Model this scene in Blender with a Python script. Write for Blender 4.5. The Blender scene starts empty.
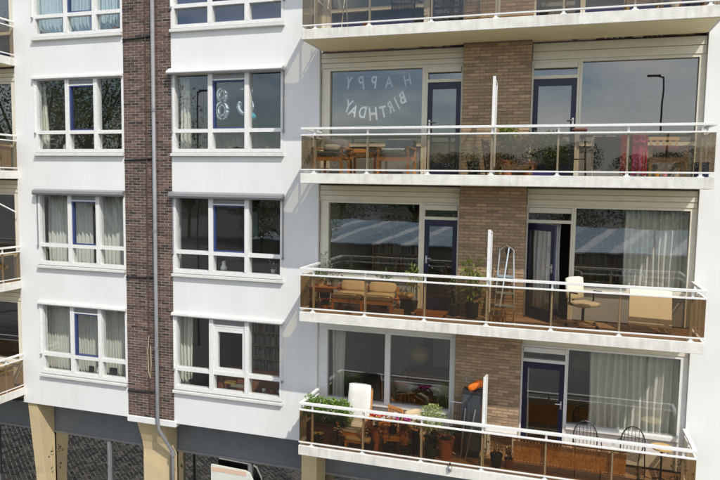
import bpy, bmesh, math, random
from mathutils import Vector, Matrix
random.seed(7)
R_ = math.radians
scene = bpy.context.scene
COL = scene.collection

# ------------------------------------------------------------------ camera
PITCH, YAW, ROLL = 0.0857, 0.3004, 0.0152
F = Vector((-math.sin(YAW)*math.cos(PITCH), math.cos(YAW)*math.cos(PITCH), -math.sin(PITCH)))
r0 = Vector((math.cos(YAW), math.sin(YAW), 0)); u0 = r0.cross(F)
RR = r0*math.cos(ROLL)+u0*math.sin(ROLL); UU = -r0*math.sin(ROLL)+u0*math.cos(ROLL)
cd = bpy.data.cameras.new('camera'); cam = bpy.data.objects.new('camera', cd); COL.objects.link(cam)
cam.matrix_world = Matrix(((RR.x, UU.x, -F.x, 0), (RR.y, UU.y, -F.y, -13.2083), (RR.z, UU.z, -F.z, 9.0), (0, 0, 0, 1)))
cd.sensor_width = 36; cd.lens = 649.894/720*36; cd.clip_end = 3000; cd.clip_start = .05
scene.camera = cam

# ------------------------------------------------------------------ light
SUN = Vector((1.0, -1.0, 1.68)).normalized()
w = bpy.data.worlds.new('World'); scene.world = w; w.use_nodes = True
nt = w.node_tree; nt.nodes.clear()
sky = nt.nodes.new('ShaderNodeTexSky'); sky.sky_type = 'NISHITA'; sky.sun_disc = False
sky.sun_elevation = math.asin(SUN.z); sky.sun_rotation = math.atan2(SUN.x, SUN.y)
sky.air_density = 1.0; sky.dust_density = 1.2; sky.ozone_density = 1.0
tc = nt.nodes.new('ShaderNodeTexCoord'); mp = nt.nodes.new('ShaderNodeMapping'); mp.inputs['Scale'].default_value = (1, 1, 2.6)
nz = nt.nodes.new('ShaderNodeTexNoise'); nz.inputs['Scale'].default_value = 3.4; nz.inputs['Detail'].default_value = 7; nz.inputs['Roughness'].default_value = .58
rp = nt.nodes.new('ShaderNodeValToRGB'); rp.color_ramp.elements[0].position = .40; rp.color_ramp.elements[1].position = .64
rp.color_ramp.elements[1].color = (.9, .9, .9, 1)
mx = nt.nodes.new('ShaderNodeMix'); mx.data_type = 'RGBA'; mx.inputs['B'].default_value = (9.4, 9.3, 9.1, 1)
bg = nt.nodes.new('ShaderNodeBackground'); bg.inputs['Strength'].default_value = 0.125
ow = nt.nodes.new('ShaderNodeOutputWorld'); L = nt.links.new
L(tc.outputs['Generated'], mp.inputs['Vector']); L(mp.outputs[0], nz.inputs['Vector']); L(nz.outputs['Fac'], rp.inputs[0])
L(rp.outputs[0], mx.inputs['Factor']); L(sky.outputs[0], mx.inputs['A']); L(mx.outputs['Result'], bg.inputs[0]); L(bg.outputs[0], ow.inputs[0])
sd = bpy.data.lights.new('sun', 'SUN'); sd.energy = 2.75; sd.angle = R_(.53); sd.color = (1, .95, .87)
so = bpy.data.objects.new('sun', sd); COL.objects.link(so); so.rotation_euler = SUN.to_track_quat('Z', 'Y').to_euler()
so.location = (20, -30, 40)
vs = scene.view_settings; vs.view_transform = 'Standard'; vs.look = 'None'; vs.exposure = 0.38; vs.gamma = 1
scene.render.engine = 'CYCLES'
scene.cycles.max_bounces = 10; scene.cycles.transparent_max_bounces = 24; scene.cycles.caustics_reflective = False

# ------------------------------------------------------------------ materials
MATS = {}
def pbr(name, col, rough=.6, metal=0, var=.0, vscale=6, bump=0, bscale=60, col2=None, stretch=(1, 1, 1), island=0, spec=.5, transl=0, streak=0, sscale=7):
    """procedural material: noise-mottled colour, optional per-piece random value, optional bump"""
    if name in MATS: return MATS[name]
    m = bpy.data.materials.new(name); m.use_nodes = True; n = m.node_tree; p = n.nodes['Principled BSDF']
    p.inputs['Roughness'].default_value = rough; p.inputs['Metallic'].default_value = metal
    p.inputs['Specular IOR Level'].default_value = spec
    c = (*col, 1); last = None
    tco = n.nodes.new('ShaderNodeTexCoord'); mpp = n.nodes.new('ShaderNodeMapping'); mpp.inputs['Scale'].default_value = stretch
    geo = n.nodes.new('ShaderNodeNewGeometry'); n.links.new(geo.outputs['Position'], mpp.inputs['Vector'])
    if var or col2:
        t = n.nodes.new('ShaderNodeTexNoise'); t.inputs['Scale'].default_value = vscale; t.inputs['Detail'].default_value = 6; t.inputs['Roughness'].default_value = .65
        n.links.new(mpp.outputs[0], t.inputs['Vector'])
        rr = n.nodes.new('ShaderNodeValToRGB'); rr.color_ramp.elements[0].position = .3; rr.color_ramp.elements[1].position = .72
        d = col2 if col2 else tuple(max(0, x*(1-var)) for x in col); h = tuple(min(1, x*(1+var*.6)) for x in col)
        rr.color_ramp.elements[0].color = (*d, 1); rr.color_ramp.elements[1].color = (*h, 1)
        n.links.new(t.outputs['Fac'], rr.inputs[0]); last = rr.outputs[0]
    if island:
        oi = n.nodes.new('ShaderNodeObjectInfo'); ad = n.nodes.new('ShaderNodeMath'); ad.operation = 'ADD'
        fr = n.nodes.new('ShaderNodeMath'); fr.operation = 'FRACT'
        n.links.new(oi.outputs['Random'], ad.inputs[0]); n.links.new(geo.outputs['Random Per Island'], ad.inputs[1]); n.links.new(ad.outputs[0], fr.inputs[0])
        if isinstance(island, list):
            rr = n.nodes.new('ShaderNodeValToRGB'); cr = rr.color_ramp; cr.interpolation = 'LINEAR'
            while len(cr.elements) < len(island): cr.elements.new(.5)
            for i, cc in enumerate(island): cr.elements[i].position = i/(len(island)-1); cr.elements[i].color = (*cc, 1)
            n.links.new(fr.outputs[0], rr.inputs[0])
            if last:
                mu = n.nodes.new('ShaderNodeMix'); mu.data_type = 'RGBA'; mu.blend_type = 'OVERLAY'; mu.inputs['Factor'].default_value = .5
                n.links.new(rr.outputs[0], mu.inputs['A']); n.links.new(last, mu.inputs['B']); last = mu.outputs['Result']
            else: last = rr.outputs[0]
        else:
            hs = n.nodes.new('ShaderNodeHueSaturation'); mr = n.nodes.new('ShaderNodeMapRange')
            mr.inputs['To Min'].default_value = 1-island; mr.inputs['To Max'].default_value = 1+island
            n.links.new(fr.outputs[0], mr.inputs['Value']); n.links.new(mr.outputs[0], hs.inputs['Value'])
            if last: n.links.new(last, hs.inputs['Color'])
            else: hs.inputs['Color'].default_value = c
            last = hs.outputs[0]
    if streak and last:
        m2 = n.nodes.new('ShaderNodeMapping'); m2.inputs['Scale'].default_value = (1, 1, .06); n.links.new(geo.outputs['Position'], m2.inputs['Vector'])
        t2 = n.nodes.new('ShaderNodeTexNoise'); t2.inputs['Scale'].default_value = sscale; t2.inputs['Detail'].default_value = 5; n.links.new(m2.outputs[0], t2.inputs['Vector'])
        t3 = n.nodes.new('ShaderNodeTexNoise'); t3.inputs['Scale'].default_value = .9; t3.inputs['Detail'].default_value = 4; n.links.new(geo.outputs['Position'], t3.inputs['Vector'])
        ml_ = n.nodes.new('ShaderNodeMath'); ml_.operation = 'MULTIPLY'; n.links.new(t2.outputs['Fac'], ml_.inputs[0]); n.links.new(t3.outputs['Fac'], ml_.inputs[1])
        r2 = n.nodes.new('ShaderNodeMapRange'); r2.inputs['From Min'].default_value = .24; r2.inputs['From Max'].default_value = .40; r2.inputs['To Max'].default_value = streak
        n.links.new(ml_.outputs[0], r2.inputs['Value']); mm = n.nodes.new('ShaderNodeMix'); mm.data_type = 'RGBA'; mm.inputs['B'].default_value = (.40, .38, .33, 1)
        n.links.new(r2.outputs[0], mm.inputs['Factor']); n.links.new(last, mm.inputs['A']); last = mm.outputs['Result']
    if last: n.links.new(last, p.inputs['Base Color'])
    else: p.inputs['Base Color'].default_value = c
    if bump:
        t = n.nodes.new('ShaderNodeTexNoise'); t.inputs['Scale'].default_value = bscale; t.inputs['Detail'].default_value = 4
        n.links.new(mpp.outputs[0], t.inputs['Vector'])
        b = n.nodes.new('ShaderNodeBump'); b.inputs['Strength'].default_value = bump; b.inputs['Distance'].default_value = .01
        n.links.new(t.outputs['Fac'], b.inputs['Height']); n.links.new(b.outputs[0], p.inputs['Normal'])
    if transl:
        tr = n.nodes.new('ShaderNodeBsdfTranslucent'); ms = n.nodes.new('ShaderNodeMixShader'); ms.inputs[0].default_value = transl
        if last: n.links.new(last, tr.inputs['Color'])
        else: tr.inputs['Color'].default_value = c
        out = n.nodes['Material Output']
        n.links.new(p.outputs[0], ms.inputs[1]); n.links.new(tr.outputs[0], ms.inputs[2]); n.links.new(ms.outputs[0], out.inputs[0])
    MATS[name] = m; return m
def glass(name, tint, ior=1.5, gain=1.0):
    m = bpy.data.materials.new(name); m.use_nodes = True; n = m.node_tree; n.nodes.clear()
    o = n.nodes.new('ShaderNodeOutputMaterial'); t = n.nodes.new('ShaderNodeBsdfTransparent'); t.inputs[0].default_value = (*tint, 1)
    g = n.nodes.new('ShaderNodeBsdfGlossy'); g.inputs['Roughness'].default_value = 0.0; g.inputs[0].default_value = (.97, .985, 1, 1)
    f = n.nodes.new('ShaderNodeFresnel'); f.inputs[0].default_value = ior
    k = n.nodes.new('ShaderNodeMath'); k.operation = 'MULTIPLY'; k.use_clamp = True; k.inputs[1].default_value = gain
    gb = n.nodes.new('ShaderNodeNewGeometry'); mr = n.nodes.new('ShaderNodeMapRange')   # thin sheet: same reflectance from both sides
    mr.inputs['To Min'].default_value = ior; mr.inputs['To Max'].default_value = 1/ior
    n.links.new(gb.outputs['Backfacing'], mr.inputs['Value']); n.links.new(mr.outputs[0], f.inputs[0])
    # very slight waviness of float glass
    geo = n.nodes.new('ShaderNodeNewGeometry'); tx = n.nodes.new('ShaderNodeTexNoise'); tx.inputs['Scale'].default_value = 1.6; tx.inputs['Detail'].default_value = 1
    b = n.nodes.new('ShaderNodeBump'); b.inputs['Strength'].default_value = .05; b.inputs['Distance'].default_value = .02
    n.links.new(geo.outputs['Position'], tx.inputs['Vector']); n.links.new(tx.outputs['Fac'], b.inputs['Height']); n.links.new(b.outputs[0], g.inputs['Normal'])
    ms = n.nodes.new('ShaderNodeMixShader')
    n.links.new(f.outputs[0], k.inputs[0]); n.links.new(k.outputs[0], ms.inputs[0]); n.links.new(t.outputs[0], ms.inputs[1]); n.links.new(g.outputs[0], ms.inputs[2]); n.links.new(ms.outputs[0], o.inputs[0])
    MATS[name] = m; return m
white_wall = pbr('white_render', (.79, .795, .78), .75, var=.06, vscale=1.1, bump=.10, bscale=70, stretch=(1, 1, .35), streak=.06)
slab_mat = pbr('painted_concrete', (.76, .745, .69), .8, var=.16, vscale=6, bump=.25, bscale=40, streak=.35, sscale=14)
soffit_mat = pbr('cream_soffit_paint', (.88, .79, .50), .8, var=.06, vscale=3)
floor_grey = pbr('grey_floor_tile', (.46, .43, .38), .8, var=.2, vscale=8)
floor_brown = pbr('brown_floor_tile', (.44, .29, .19), .7, var=.25, vscale=8)
white_paint = pbr('white_gloss_paint', (.80, .80, .775), .42, var=.10, vscale=14, bump=.05, bscale=120)
cream_paint = pbr('cream_frame_paint', (.76, .715, .585), .5, var=.07, vscale=5)
navy = pbr('navy_paint', (.010, .013, .042), .4)
blue_sash = pbr('blue_sash_paint', (.045, .07, .19), .4)
grey_metal = pbr('grey_anodised', (.30, .30, .31), .4, .3, var=.1)
grey_pipe = pbr('grey_downpipe', (.23, .235, .245), .5, var=.2, vscale=3)
grey_fabric = pbr('grey_awning', (.30, .30, .30), .8, var=.2)
dark_metal = pbr('black_metal', (.02, .02, .022), .45)
steel = pbr('brushed_steel', (.6, .6, .6), .3, .9)
fascia = pbr('grey_fascia', (.185, .20, .21), .55, var=.15, vscale=2.5)
column_mat = pbr('sand_yellow_concrete', (.66, .52, .28), .85, var=.10, vscale=2.5, bump=.12, bscale=50, col2=(.55, .45, .28))
brick_red = pbr('brown_brick', (.2, .1, .08), .85, var=.25, vscale=25, bump=.3, bscale=120,
                island=[(.055, .045, .042), (.11, .080, .066), (.16, .108, .086), (.21, .142, .11), (.13, .098, .084), (.26, .185, .145), (.08, .064, .058)])
mortar_red = pbr('light_mortar', (.38, .345, .31), .95, var=.2, vscale=30)
brick_yel = pbr('tan_brick', (.3, .2, .11), .85, var=.2, vscale=25, bump=.3, bscale=120,
                island=[(.35, .27, .19), (.48, .37, .25), (.55, .44, .30), (.42, .32, .215), (.60, .50, .35), (.31, .235, .17)])
mortar_yel = pbr('brown_mortar', (.24, .19, .135), .95, var=.2, vscale=30)
room_wall = pbr('room_wall', (.44, .41, .36), .9, var=.08)
room_floor = pbr('room_floor', (.16, .10, .06), .6)
pane = glass('window_glass', (.95, .97, .96), 1.72)
pane2 = glass('living_room_glass', (.94, .945, .925), 1.95)
shop_glass = glass('coated_shop_glass', (.35, .37, .38), 3.2, 1.25)
tint_glass = glass('bronze_glass', (.72, .635, .51), 1.6)
tint_light = glass('smoked_grey_glass', (.71, .66, .58), 1.55)
def cloth(name, col, var=.12, transl=.35, vs=14): return pbr(name, col, .9, var=var, vscale=vs, transl=transl)

# ------------------------------------------------------------------ mesh builder
class MB:
    def __init__(s): s.v = []; s.f = []
    def add(s, vs, fs):
        o = len(s.v); s.v += [tuple(v) for v in vs]; s.f += [tuple(i+o for i in f) for f in fs]; return s
    def box(s, x0, x1, y0, y1, z0, z1):
        return s.add([(x0, y0, z0), (x1, y0, z0), (x1, y1, z0), (x0, y1, z0), (x0, y0, z1), (x1, y0, z1), (x1, y1, z1), (x0, y1, z1)],
                     [(0, 3, 2, 1), (4, 5, 6, 7), (0, 1, 5, 4), (1, 2, 6, 5), (2, 3, 7, 6), (3, 0, 4, 7)])
    def obox(s, c, size, M):
        a, b, d = (x/2 for x in size); c = Vector(c)
        vs = [c+M @ Vector(p) for p in ((-a, -b, -d), (a, -b, -d), (a, b, -d), (-a, b, -d), (-a, -b, d), (a, -b, d), (a, b, d), (-a, b, d))]
        return s.add(vs, [(0, 3, 2, 1), (4, 5, 6, 7), (0, 1, 5, 4), (1, 2, 6, 5), (2, 3, 7, 6), (3, 0, 4, 7)])
    def beam(s, a, b, wx, wy):
        """square bar from a to b"""
        a = Vector(a); b = Vector(b); d = b-a; q = d.to_track_quat('Z', 'Y').to_matrix()
        return s.obox((a+b)/2, (wx, wy, d.length), q)
    def tube(s, pts, r, n=8, cap=True):
        pts = [Vector(p) for p in pts]; rs = r if isinstance(r, (list, tuple)) else [r]*len(pts)
        o = len(s.v); t0 = (pts[1]-pts[0]).normalized(); up = Vector((0, 0, 1)) if abs(t0.z) < .9 else Vector((1, 0, 0))
        nx = t0.cross(up).normalized()
        for i, p in enumerate(pts):
            if i == 0: t = t0
            elif i == len(pts)-1: t = (pts[i]-pts[i-1]).normalized()
            else: t = ((pts[i+1]-pts[i]).normalized()+(pts[i]-pts[i-1]).normalized()).normalized()
            nx = (nx-t*nx.dot(t)).normalized(); ny = t.cross(nx)
            for k in range(n):
                a = 2*math.pi*k/n; s.v.append(tuple(p+(nx*math.cos(a)+ny*math.sin(a))*rs[i]))
        for i in range(len(pts)-1):
            for k in range(n):
                s.f.append((o+i*n+k, o+i*n+(k+1) % n, o+(i+1)*n+(k+1) % n, o+(i+1)*n+k))
        if cap:
            s.f.append(tuple(o+k for k in range(n))[::-1]); s.f.append(tuple(o+(len(pts)-1)*n+k for k in range(n)))
        return s
    def lathe(s, prof, c=(0, 0, 0), n=20, cap=True):
        o = len(s.v)
        for (r, z) in prof:
            for k in range(n):
                a = 2*math.pi*k/n; s.v.append((c[0]+r*math.cos(a), c[1]+r*math.sin(a), c[2]+z))
        for i in range(len(prof)-1):
            for k in range(n): s.f.append((o+i*n+k, o+i*n+(k+1) % n, o+(i+1)*n+(k+1) % n, o+(i+1)*n+k))
        if cap:
            s.f.append(tuple(o+k for k in range(n))[::-1]); s.f.append(tuple(o+(len(prof)-1)*n+k for k in range(n)))
        return s
    def prism(s, poly, x0, x1):
        """poly in (y,z) extruded along x"""
        n = len(poly); vs = [(x0, y, z) for y, z in poly]+[(x1, y, z) for y, z in poly]
        return s.add(vs, [tuple(range(n))[::-1], tuple(range(n, 2*n))]+[(i, (i+1) % n, n+(i+1) % n, n+i) for i in range(n)])
    def rbox(s, x0, x1, y0, y1, z0, z1, r=.03, seg=3, puff=0):
        bm = bmesh.new(); bmesh.ops.create_cube(bm, size=1)
        for v in bm.verts: v.co = Vector(((x0+x1)/2+v.co.x*(x1-x0), (y0+y1)/2+v.co.y*(y1-y0), (z0+z1)/2+v.co.z*(z1-z0)))
        if puff: bmesh.ops.subdivide_edges(bm, edges=bm.edges[:], cuts=3, use_grid_fill=True)
        if puff:
            cx, cy, cz = (x0+x1)/2, (y0+y1)/2, (z0+z1)/2
            for v in bm.verts:
                a = abs(v.co.x-cx)/((x1-x0)/2); b = abs(v.co.y-cy)/((y1-y0)/2); c = abs(v.co.z-cz)/((z1-z0)/2)
                ks = sorted([a, b, c]); e = ks[1]  # second largest: 1 on edges
                sc = 1-puff*max(0, e-.3)**2
                v.co = Vector((cx+(v.co.x-cx)*sc, cy+(v.co.y-cy)*sc, cz+(v.co.z-cz)*sc))
        else:
            bmesh.ops.bevel(bm, geom=bm.edges[:], offset=r, segments=seg, profile=.5, affect='EDGES')
        bm.verts.index_update()
        s.add([v.co for v in bm.verts], [[v.index for v in f.verts] for f in bm.faces]); bm.free(); return s
    def leaf(s, p, d, up, l, wd):
        """bent leaf of 4 triangles"""
        d = d.normalized(); sd_ = d.cross(up)
        if sd_.length < 1e-3: sd_ = Vector((1, 0, 0))
        sd_ = sd_.normalized(); nn = sd_.cross(d)
        a = p; m = p+d*l*.5+nn*l*.08; e = p+d*l-nn*l*.06
        return s.add([a, m+sd_*wd/2-nn*wd*.12, e, m-sd_*wd/2-nn*wd*.12, m], [(0, 1, 4), (1, 2, 4), (2, 3, 4), (3, 0, 4)])
    def foliage(s, c, rad, n, l=.06, wd=.03, droop=0, rnd=None, shell=.3):
        rn = rnd or random; c = Vector(c)
        for _ in range(n):
            while True:
                q = Vector((rn.uniform(-1, 1), rn.uniform(-1, 1), rn.uniform(-1, 1)))
                if shell*rn.random() < q.length <= 1: break
            p = c+Vector((q.x*rad[0], q.y*rad[1], q.z*rad[2]))
            d = Vector((q.x+rn.uniform(-.7, .7), q.y+rn.uniform(-.7, .7), q.z+rn.uniform(-.5, .6)-droop))
            k = rn.uniform(.6, 1.25)
            s.leaf(p, d, Vector((rn.uniform(-.5, .5), rn.uniform(-.5, .5), 1)), l*k, wd*k)
        return s
    def build(s, name, mat, parent=None, loc=None, smooth=False, solid=0, bev=0, kind=None):
        me = bpy.data.meshes.new(name); me.from_pydata(s.v, [], s.f); me.update(); me.materials.append(mat)
        if smooth:
            for p in me.polygons: p.use_smooth = True
        o = bpy.data.objects.new(name, me); COL.objects.link(o)
        if parent: o.parent = parent
        if loc: o.location = loc
        if solid:
            md = o.modifiers.new('solid', 'SOLIDIFY'); md.thickness = solid; md.offset = 0
        if bev:
            md = o.modifiers.new('bevel', 'BEVEL'); md.width = bev; md.segments = 2; md.limit_method = 'ANGLE'
        if kind: o['kind'] = kind
        return o
def tag(o, label, cat, group=None):
    o['label'] = label; o['category'] = cat
    if group: o['group'] = group
    return o
def thing(name, label, cat, loc=(0, 0, 0), rz=0, group=None):
    o = bpy.data.objects.new(name, None); COL.objects.link(o); o.location = loc; o.rotation_euler = (0, 0, rz); o.empty_display_size = .1
    return tag(o, label, cat, group)
def copy_tree(o, parent=None):
    c = o.copy(); COL.objects.link(c); c.parent = parent
    for ch in o.children: copy_tree(ch, c)
    return c
def B(*a): return MB().box(*a)

# ------------------------------------------------------------------ levels
H = 2.8
S = {'A': 11.805, 'B': 9.005, 'C': 6.205, 'D': 3.405}
FL = {k: v+.197 for k, v in S.items()}
TOP = 15.0
XL, XR = -13.2, 2.39        # edges of the balcony openings
PX0, PX1 = -9.985, -8.70    # brick pier
BX0, BX1 = -1.99, -.67      # brick wall between the flats

# ------------------------------------------------------------------ ground
ground = B(-400, 400, -500, 300, -.3, -.004).build('ground', pbr('asphalt', (.115, .11, .10), .9, var=.25, vscale=1.5, bump=.2, bscale=80)); ground['kind'] = 'structure'
pav = B(-40, 25, -9, 9, -.2, .0755).build('pavement', pbr('sandy_bedding', (.46, .43, .37), .95, var=.25, vscale=20)); pav['kind'] = 'structure'
pv = MB(); rn = random.Random(3); ca, sa = math.cos(R_(38)), math.sin(R_(38))
PW = .125
for i in range(-190, 190):
    for j in range(-95, 95):
        for hz in (0, 1):
            u, v = (i+2*j+(1 if not hz else .5), i-2*j+(.5 if not hz else 2))
            u *= PW; v *= PW; x = u*ca-v*sa-14; y = u*sa+v*ca-4
            if -30 < x < 1 and -8 < y < .3:
                pv.obox((x, y, .06+rn.uniform(.004, .013)), (2*PW-.022, PW-.022, .03), Matrix.Rotation(R_(38)+hz*math.pi/2+rn.uniform(-.025, .025), 3, 'Z'))
pv.build('paving_stone', pbr('dark_clay_paver', (.05, .045, .045), .85, var=.3, vscale=10, island=[(.045, .043, .042), (.08, .072, .066), (.15, .13, .112), (.065, .06, .058), (.27, .245, .21), (.058, .054, .053)]), pav, kind='stuff')
line = B(-19, -13.8, -4.62, -4.38, .092, .096)
line = line.build('road_marking', pbr('pale_line_paint', (.6, .6, .55), .8, var=.2, vscale=12), pav); 
road = B(-400, 400, -13, -9.6, -.1, .0).build('road', pbr('road_asphalt', (.06, .06, .062), .9, var=.2, vscale=2)); road['kind'] = 'structure'
kerb = B(-40, 25, -9.15, -9.0, -.2, .075).build('kerb', slab_mat); kerb['kind'] = 'structure'

# ------------------------------------------------------------------ the building
bld = thing('apartment_building', 'white rendered apartment block with brick pier and glass-fronted balconies on sand-yellow columns', 'building')
LWX = (-12.57, -9.985); RWX = (-8.66, -5.885)
wl = MB()
def wall_col(x0, x1, opening):
    if not opening: wl.box(x0, x1, 0, .2, 3.205, TOP); return
    z = 3.205
    for k in 'DCBA':
        wl.box(x0, x1, 0, .2, z, S[k]+.575); z = S[k]+2.5
    wl.box(x0, x1, 0, .2, z, TOP)
wall_col(XL, LWX[0], False); wall_col(*LWX, True); wall_col(PX1, RWX[0], False); wall_col(*RWX, True); wall_col(RWX[1], -5.05, False)
wl.build('front_wall', white_wall, bld)
B(XR, 7.0, 0, .2, 3.205, TOP).build('front_wall', white_wall, bld)
B(-21.5, 7, .2, 6.0, TOP, TOP+.2).build('roof', fascia, bld)
B(-21.5, 7, 5.8, 6.0, 0, TOP).build('back_wall', room_wall, bld)
B(6.8, 7, .2, 5.8, 0, TOP).build('side_wall', white_wall, bld); B(-21.5, -21.3, .2, 5.8, 0, TOP).build('side_wall', white_wall, bld)
for k in 'ABCD': B(-21.3, 6.8, .2, 5.8, S[k], S[k]+.19).build('floor_slab', room_floor, bld)
for x in (XL+.0, -9.35, -5.2, -1.38, XR+.1): 
    B(x-.06+.1, x+.06+.1, .21, 5.79, 3.6, TOP-.01).build('partition_wall', room_wall, bld)
# white ledge below the pier
B(-10.0, -8.64, -.04, .2, 3.11, 3.262).build('ledge', white_wall, bld, bev=.01)

# bricks
def brick_field(name, x0, x1, z0, z1, yf, bmat, mmat, limit=300, zc=9.0):
    host = B(x0, x1, yf+.005, .2, z0, z1).build(name, mmat, bld)
    bl, bh, j, c = .208, .049, .014, .0625
    full = B(-bl/2, bl/2, -.006, .03, -bh/2, bh/2); half = B(-.05, .05, -.006, .03, -bh/2, bh/2)
    me = {}
    rows = int((z1-z0)/c); items = []
    w_ = x1-x0; nb = (w_+j)/(bl+j); sc = w_/(round(nb*2)/2*(bl+j)-j); step = (bl+j)*sc
    nh = round(nb*2)
    for rrow in range(rows):
        z = z0+(rrow+.5)*c; pos = 0
        seq = []
        left = nh
        if rrow % 2: seq.append(1); left -= 1
        while left >= 2: seq.append(2); left -= 2
        if left: seq.append(1)
        for q in seq:
            cx = x0+(pos+q/2)*step/2*1.0 - (j*sc)/2*0
            pos += q; items.append((cx, z, q))
    items.sort(key=lambda t: abs(t[1]-zc))
    def dims(q): return (q*step/2-j)
    for q in (1, 2):
        m = bpy.data.meshes.new('brick'); d = dims(q); t = B(-d/2, d/2, -.006, .03, -bh/2, bh/2)
        m.from_pydata(t.v, [], t.f); m.materials.append(bmat); me[q] = m
    rb = random.Random(hash(name) % 1000+int(z0*10))
    rb = random.Random(int(abs(x0)*100+z0*10)); rest = MB()
    for i, (cx, z, q) in enumerate(items):
        y = yf+.006+rb.uniform(-.003, .003)
        if i < limit:
            o = bpy.data.objects.new('brick', me[q]); COL.objects.link(o); o.parent = host; o.location = (cx, y, z)
        else:
            d = dims(q); rest.box(cx-d/2, cx+d/2, y-.006, y+.03, z-bh/2, z+bh/2)
    if rest.v: rest.build('brick_courses', bmat, host, kind='stuff')
    return host
brick_field('brick_pier', PX0, PX1, 3.264, TOP, -.012, brick_red, mortar_red, 300, 8.5)
for k in 'ABCD':
    brick_field('brick_wall', BX0+.02, BX1, S[k]+.2, S[k]+2.8-.006, -.15, brick_yel, mortar_yel, 300, 8.5)
# downpipe, cables on the pier
dp = MB(); dp.tube([(-9.115, -.09, TOP), (-9.10, -.09, 3.3), (-9.09, -.08, 3.05), (-8.86, .16, 2.42), (-8.855, .17, 0.06)], .046, 12)
dpo = dp.build('downpipe', grey_pipe, bld, smooth=True)
for z in (13.4, 10.6, 7.8, 5.0): MB().tube([(-9.11, -.09, z), (-9.11, -.09, z+.07)], .054, 12).build('pipe_collar', grey_pipe, dpo)
MB().tube([(-8.87, .15, 2.40), (-8.856, .17, 2.30)], .068, 12).build('pipe_collar', grey_pipe, dpo)
cm = pbr('rusty_cable', (.09, .05, .04), .7)
MB().tube([(-9.345, -.035, TOP), (-9.35, -.035, 8), (-9.345, -.035, 3.4)], .016, 6).build('cable', cm, bld)
for k, y in zip('ABCD', (0, 0, 0, 0)):
    z = S[k]+.50
    MB().tube([(-9.97, -.03, z-.02), (-9.5, -.032, z-.005), (-9.15, -.04, z+.03)], .022, 6).build('cable', dark_metal, bld)
MB().tube([(-9.345, -.04, 5.3), (-9.38, -.05, 4.9), (-9.36, -.05, 4.4), (-9.31, -.045, 4.25), (-9.29, -.05, 4.6), (-9.30, -.045, 5.05)], .012, 6).build('cable_loop', pbr('pale_cable', (.5, .42, .3), .7), bld)

# ------------------------------------------------------------------ windows of the white bay
sill_mat = pbr('sill_paint', (.72, .71, .67), .6, var=.12, vscale=10)
def window(xs, mulls, k, box, sash_mat):
    x0, x1 = xs; s = S[k]; z0 = s+.655; z1 = s+2.5; zt0, zt1 = s+1.112, s+1.197
    f = MB()
    f.box(x0, x0+.06, .0-.012, .14, z0, z1); f.box(x1-.06, x1-.003, -.012, .14, z0, z1)
    f.box(x0+.06, x1-.06, -.012, .14, z0, s+.745); f.box(x0+.06, x1-.06, -.012, .14, s+2.42, z1)
    win = f.build('window', white_paint, bld)
    edges = [x0+.06]
    for mxx in mulls:
        B(mxx-.055, mxx+.055, -.016, .14, s+.745, s+2.42).build('mullion', white_paint, win); edges += [mxx-.055, mxx+.055]
    edges.append(x1-.06)
    for i in range(3):
        a, b = edges[2*i], edges[2*i+1]
        B(a, b, -.008, .13, zt0, zt1).build('transom', white_paint, win)
        B(a, b, .065, .073, s+.745, zt0).build('pane', pane, win)
        if i != 1: B(a, b, .065, .073, zt1, s+2.42).build('pane', pane, win)
        else:
            vz = s+2.30
            B(a, b, .0, .12, vz-.03, vz).build('vent_rail', white_paint, win)
            vg = B(a, b, .03, .1, vz, s+2.42).build('vent_grille', grey_metal, win)
            t = .038 if sash_mat is not white_paint else .10
            g = MB(); za, zb = zt1+.004, vz-.034; a2, b2 = a+.004, b-.004
            if sash_mat is white_paint: zb -= .06
            g.box(a2, a2+t, .01, .1, za, zb); g.box(b2-t*.6, b2, .01, .1, za, zb); g.box(a2+t, b2-t*.6, .01, .1, za, za+t*.7); g.box(a2+t, b2-t*.6, .01, .1, zb-t*.7, zb)
            sh = g.build('sash', sash_mat, win)
            B(a2+t, b2-t*.6, .055, .063, za+t*.7, zb-t*.7).build('pane', pane, win)
            if sash_mat is white_paint: B(a, b, .01, .1, zb+.003, vz-.033).build('vent_rail', white_paint, win)
    B(x0-.03, x1+.03 if xs is RWX else x1, -.085, .2, s+.575, s+.640).build('sill', sill_mat, win, bev=.008)
    B(x0-.01, x1 if xs is LWX else x1+.01, -.05, .1, s+.640, s+.655).build('sill_flashing', grey_metal, win)
    e = 0 if xs is LWX else .04
    if box == 'grey':
        MB().prism([(-.13, s+2.44), (-.02, s+2.425), (-.001, s+2.52), (-.03, s+2.56), (-.12, s+2.52)], x0-.07, x1+e).build('awning_box', grey_metal, win)
        B(x0-.05, x1+e-.02, -.145, -.125, s+2.415, s+2.46).build('awning_rail', pbr('dark_awning_rail', (.1, .1, .105), .5), win)
    elif box == 'white':
        MB().prism([(-.16, s+2.45), (-.02, s+2.43), (-.001, s+2.53), (-.03, s+2.57), (-.15, s+2.50)], x0-.07, x1+e).build('awning_box', white_paint, win)
        B(x0-.05, x1+e-.02, -.185, -.160, s+2.43, s+2.455).build('awning_rail', grey_metal, win)
    else:
        MB().prism([(-.07, s+2.44), (-.001, s+2.44), (-.001, s+2.52), (-.06, s+2.50)], x0-.06, x1+e).build('awning_box', sill_mat, win)
        B(x0-.04, x1+e-.01, -.085, -.07, s+2.435, s+2.455).build('awning_rail', grey_metal, win)
    for xx in ((x0-.012), (x1+.012)):
        if xs is LWX and xx > x1: continue
        B(xx-.010, xx+.010, -.035, -.002, s+1.15, s+2.43).build('guide_rail', grey_metal if box != 'thin' else white_paint, win)
        B(xx-.018, xx+.018, -.05, -.002, s+1.10, s+1.15).build('guide_stop', grey_metal, win)
    return win
ML = (-11.61, -10.78); MR = (-7.68, -6.765)
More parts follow.
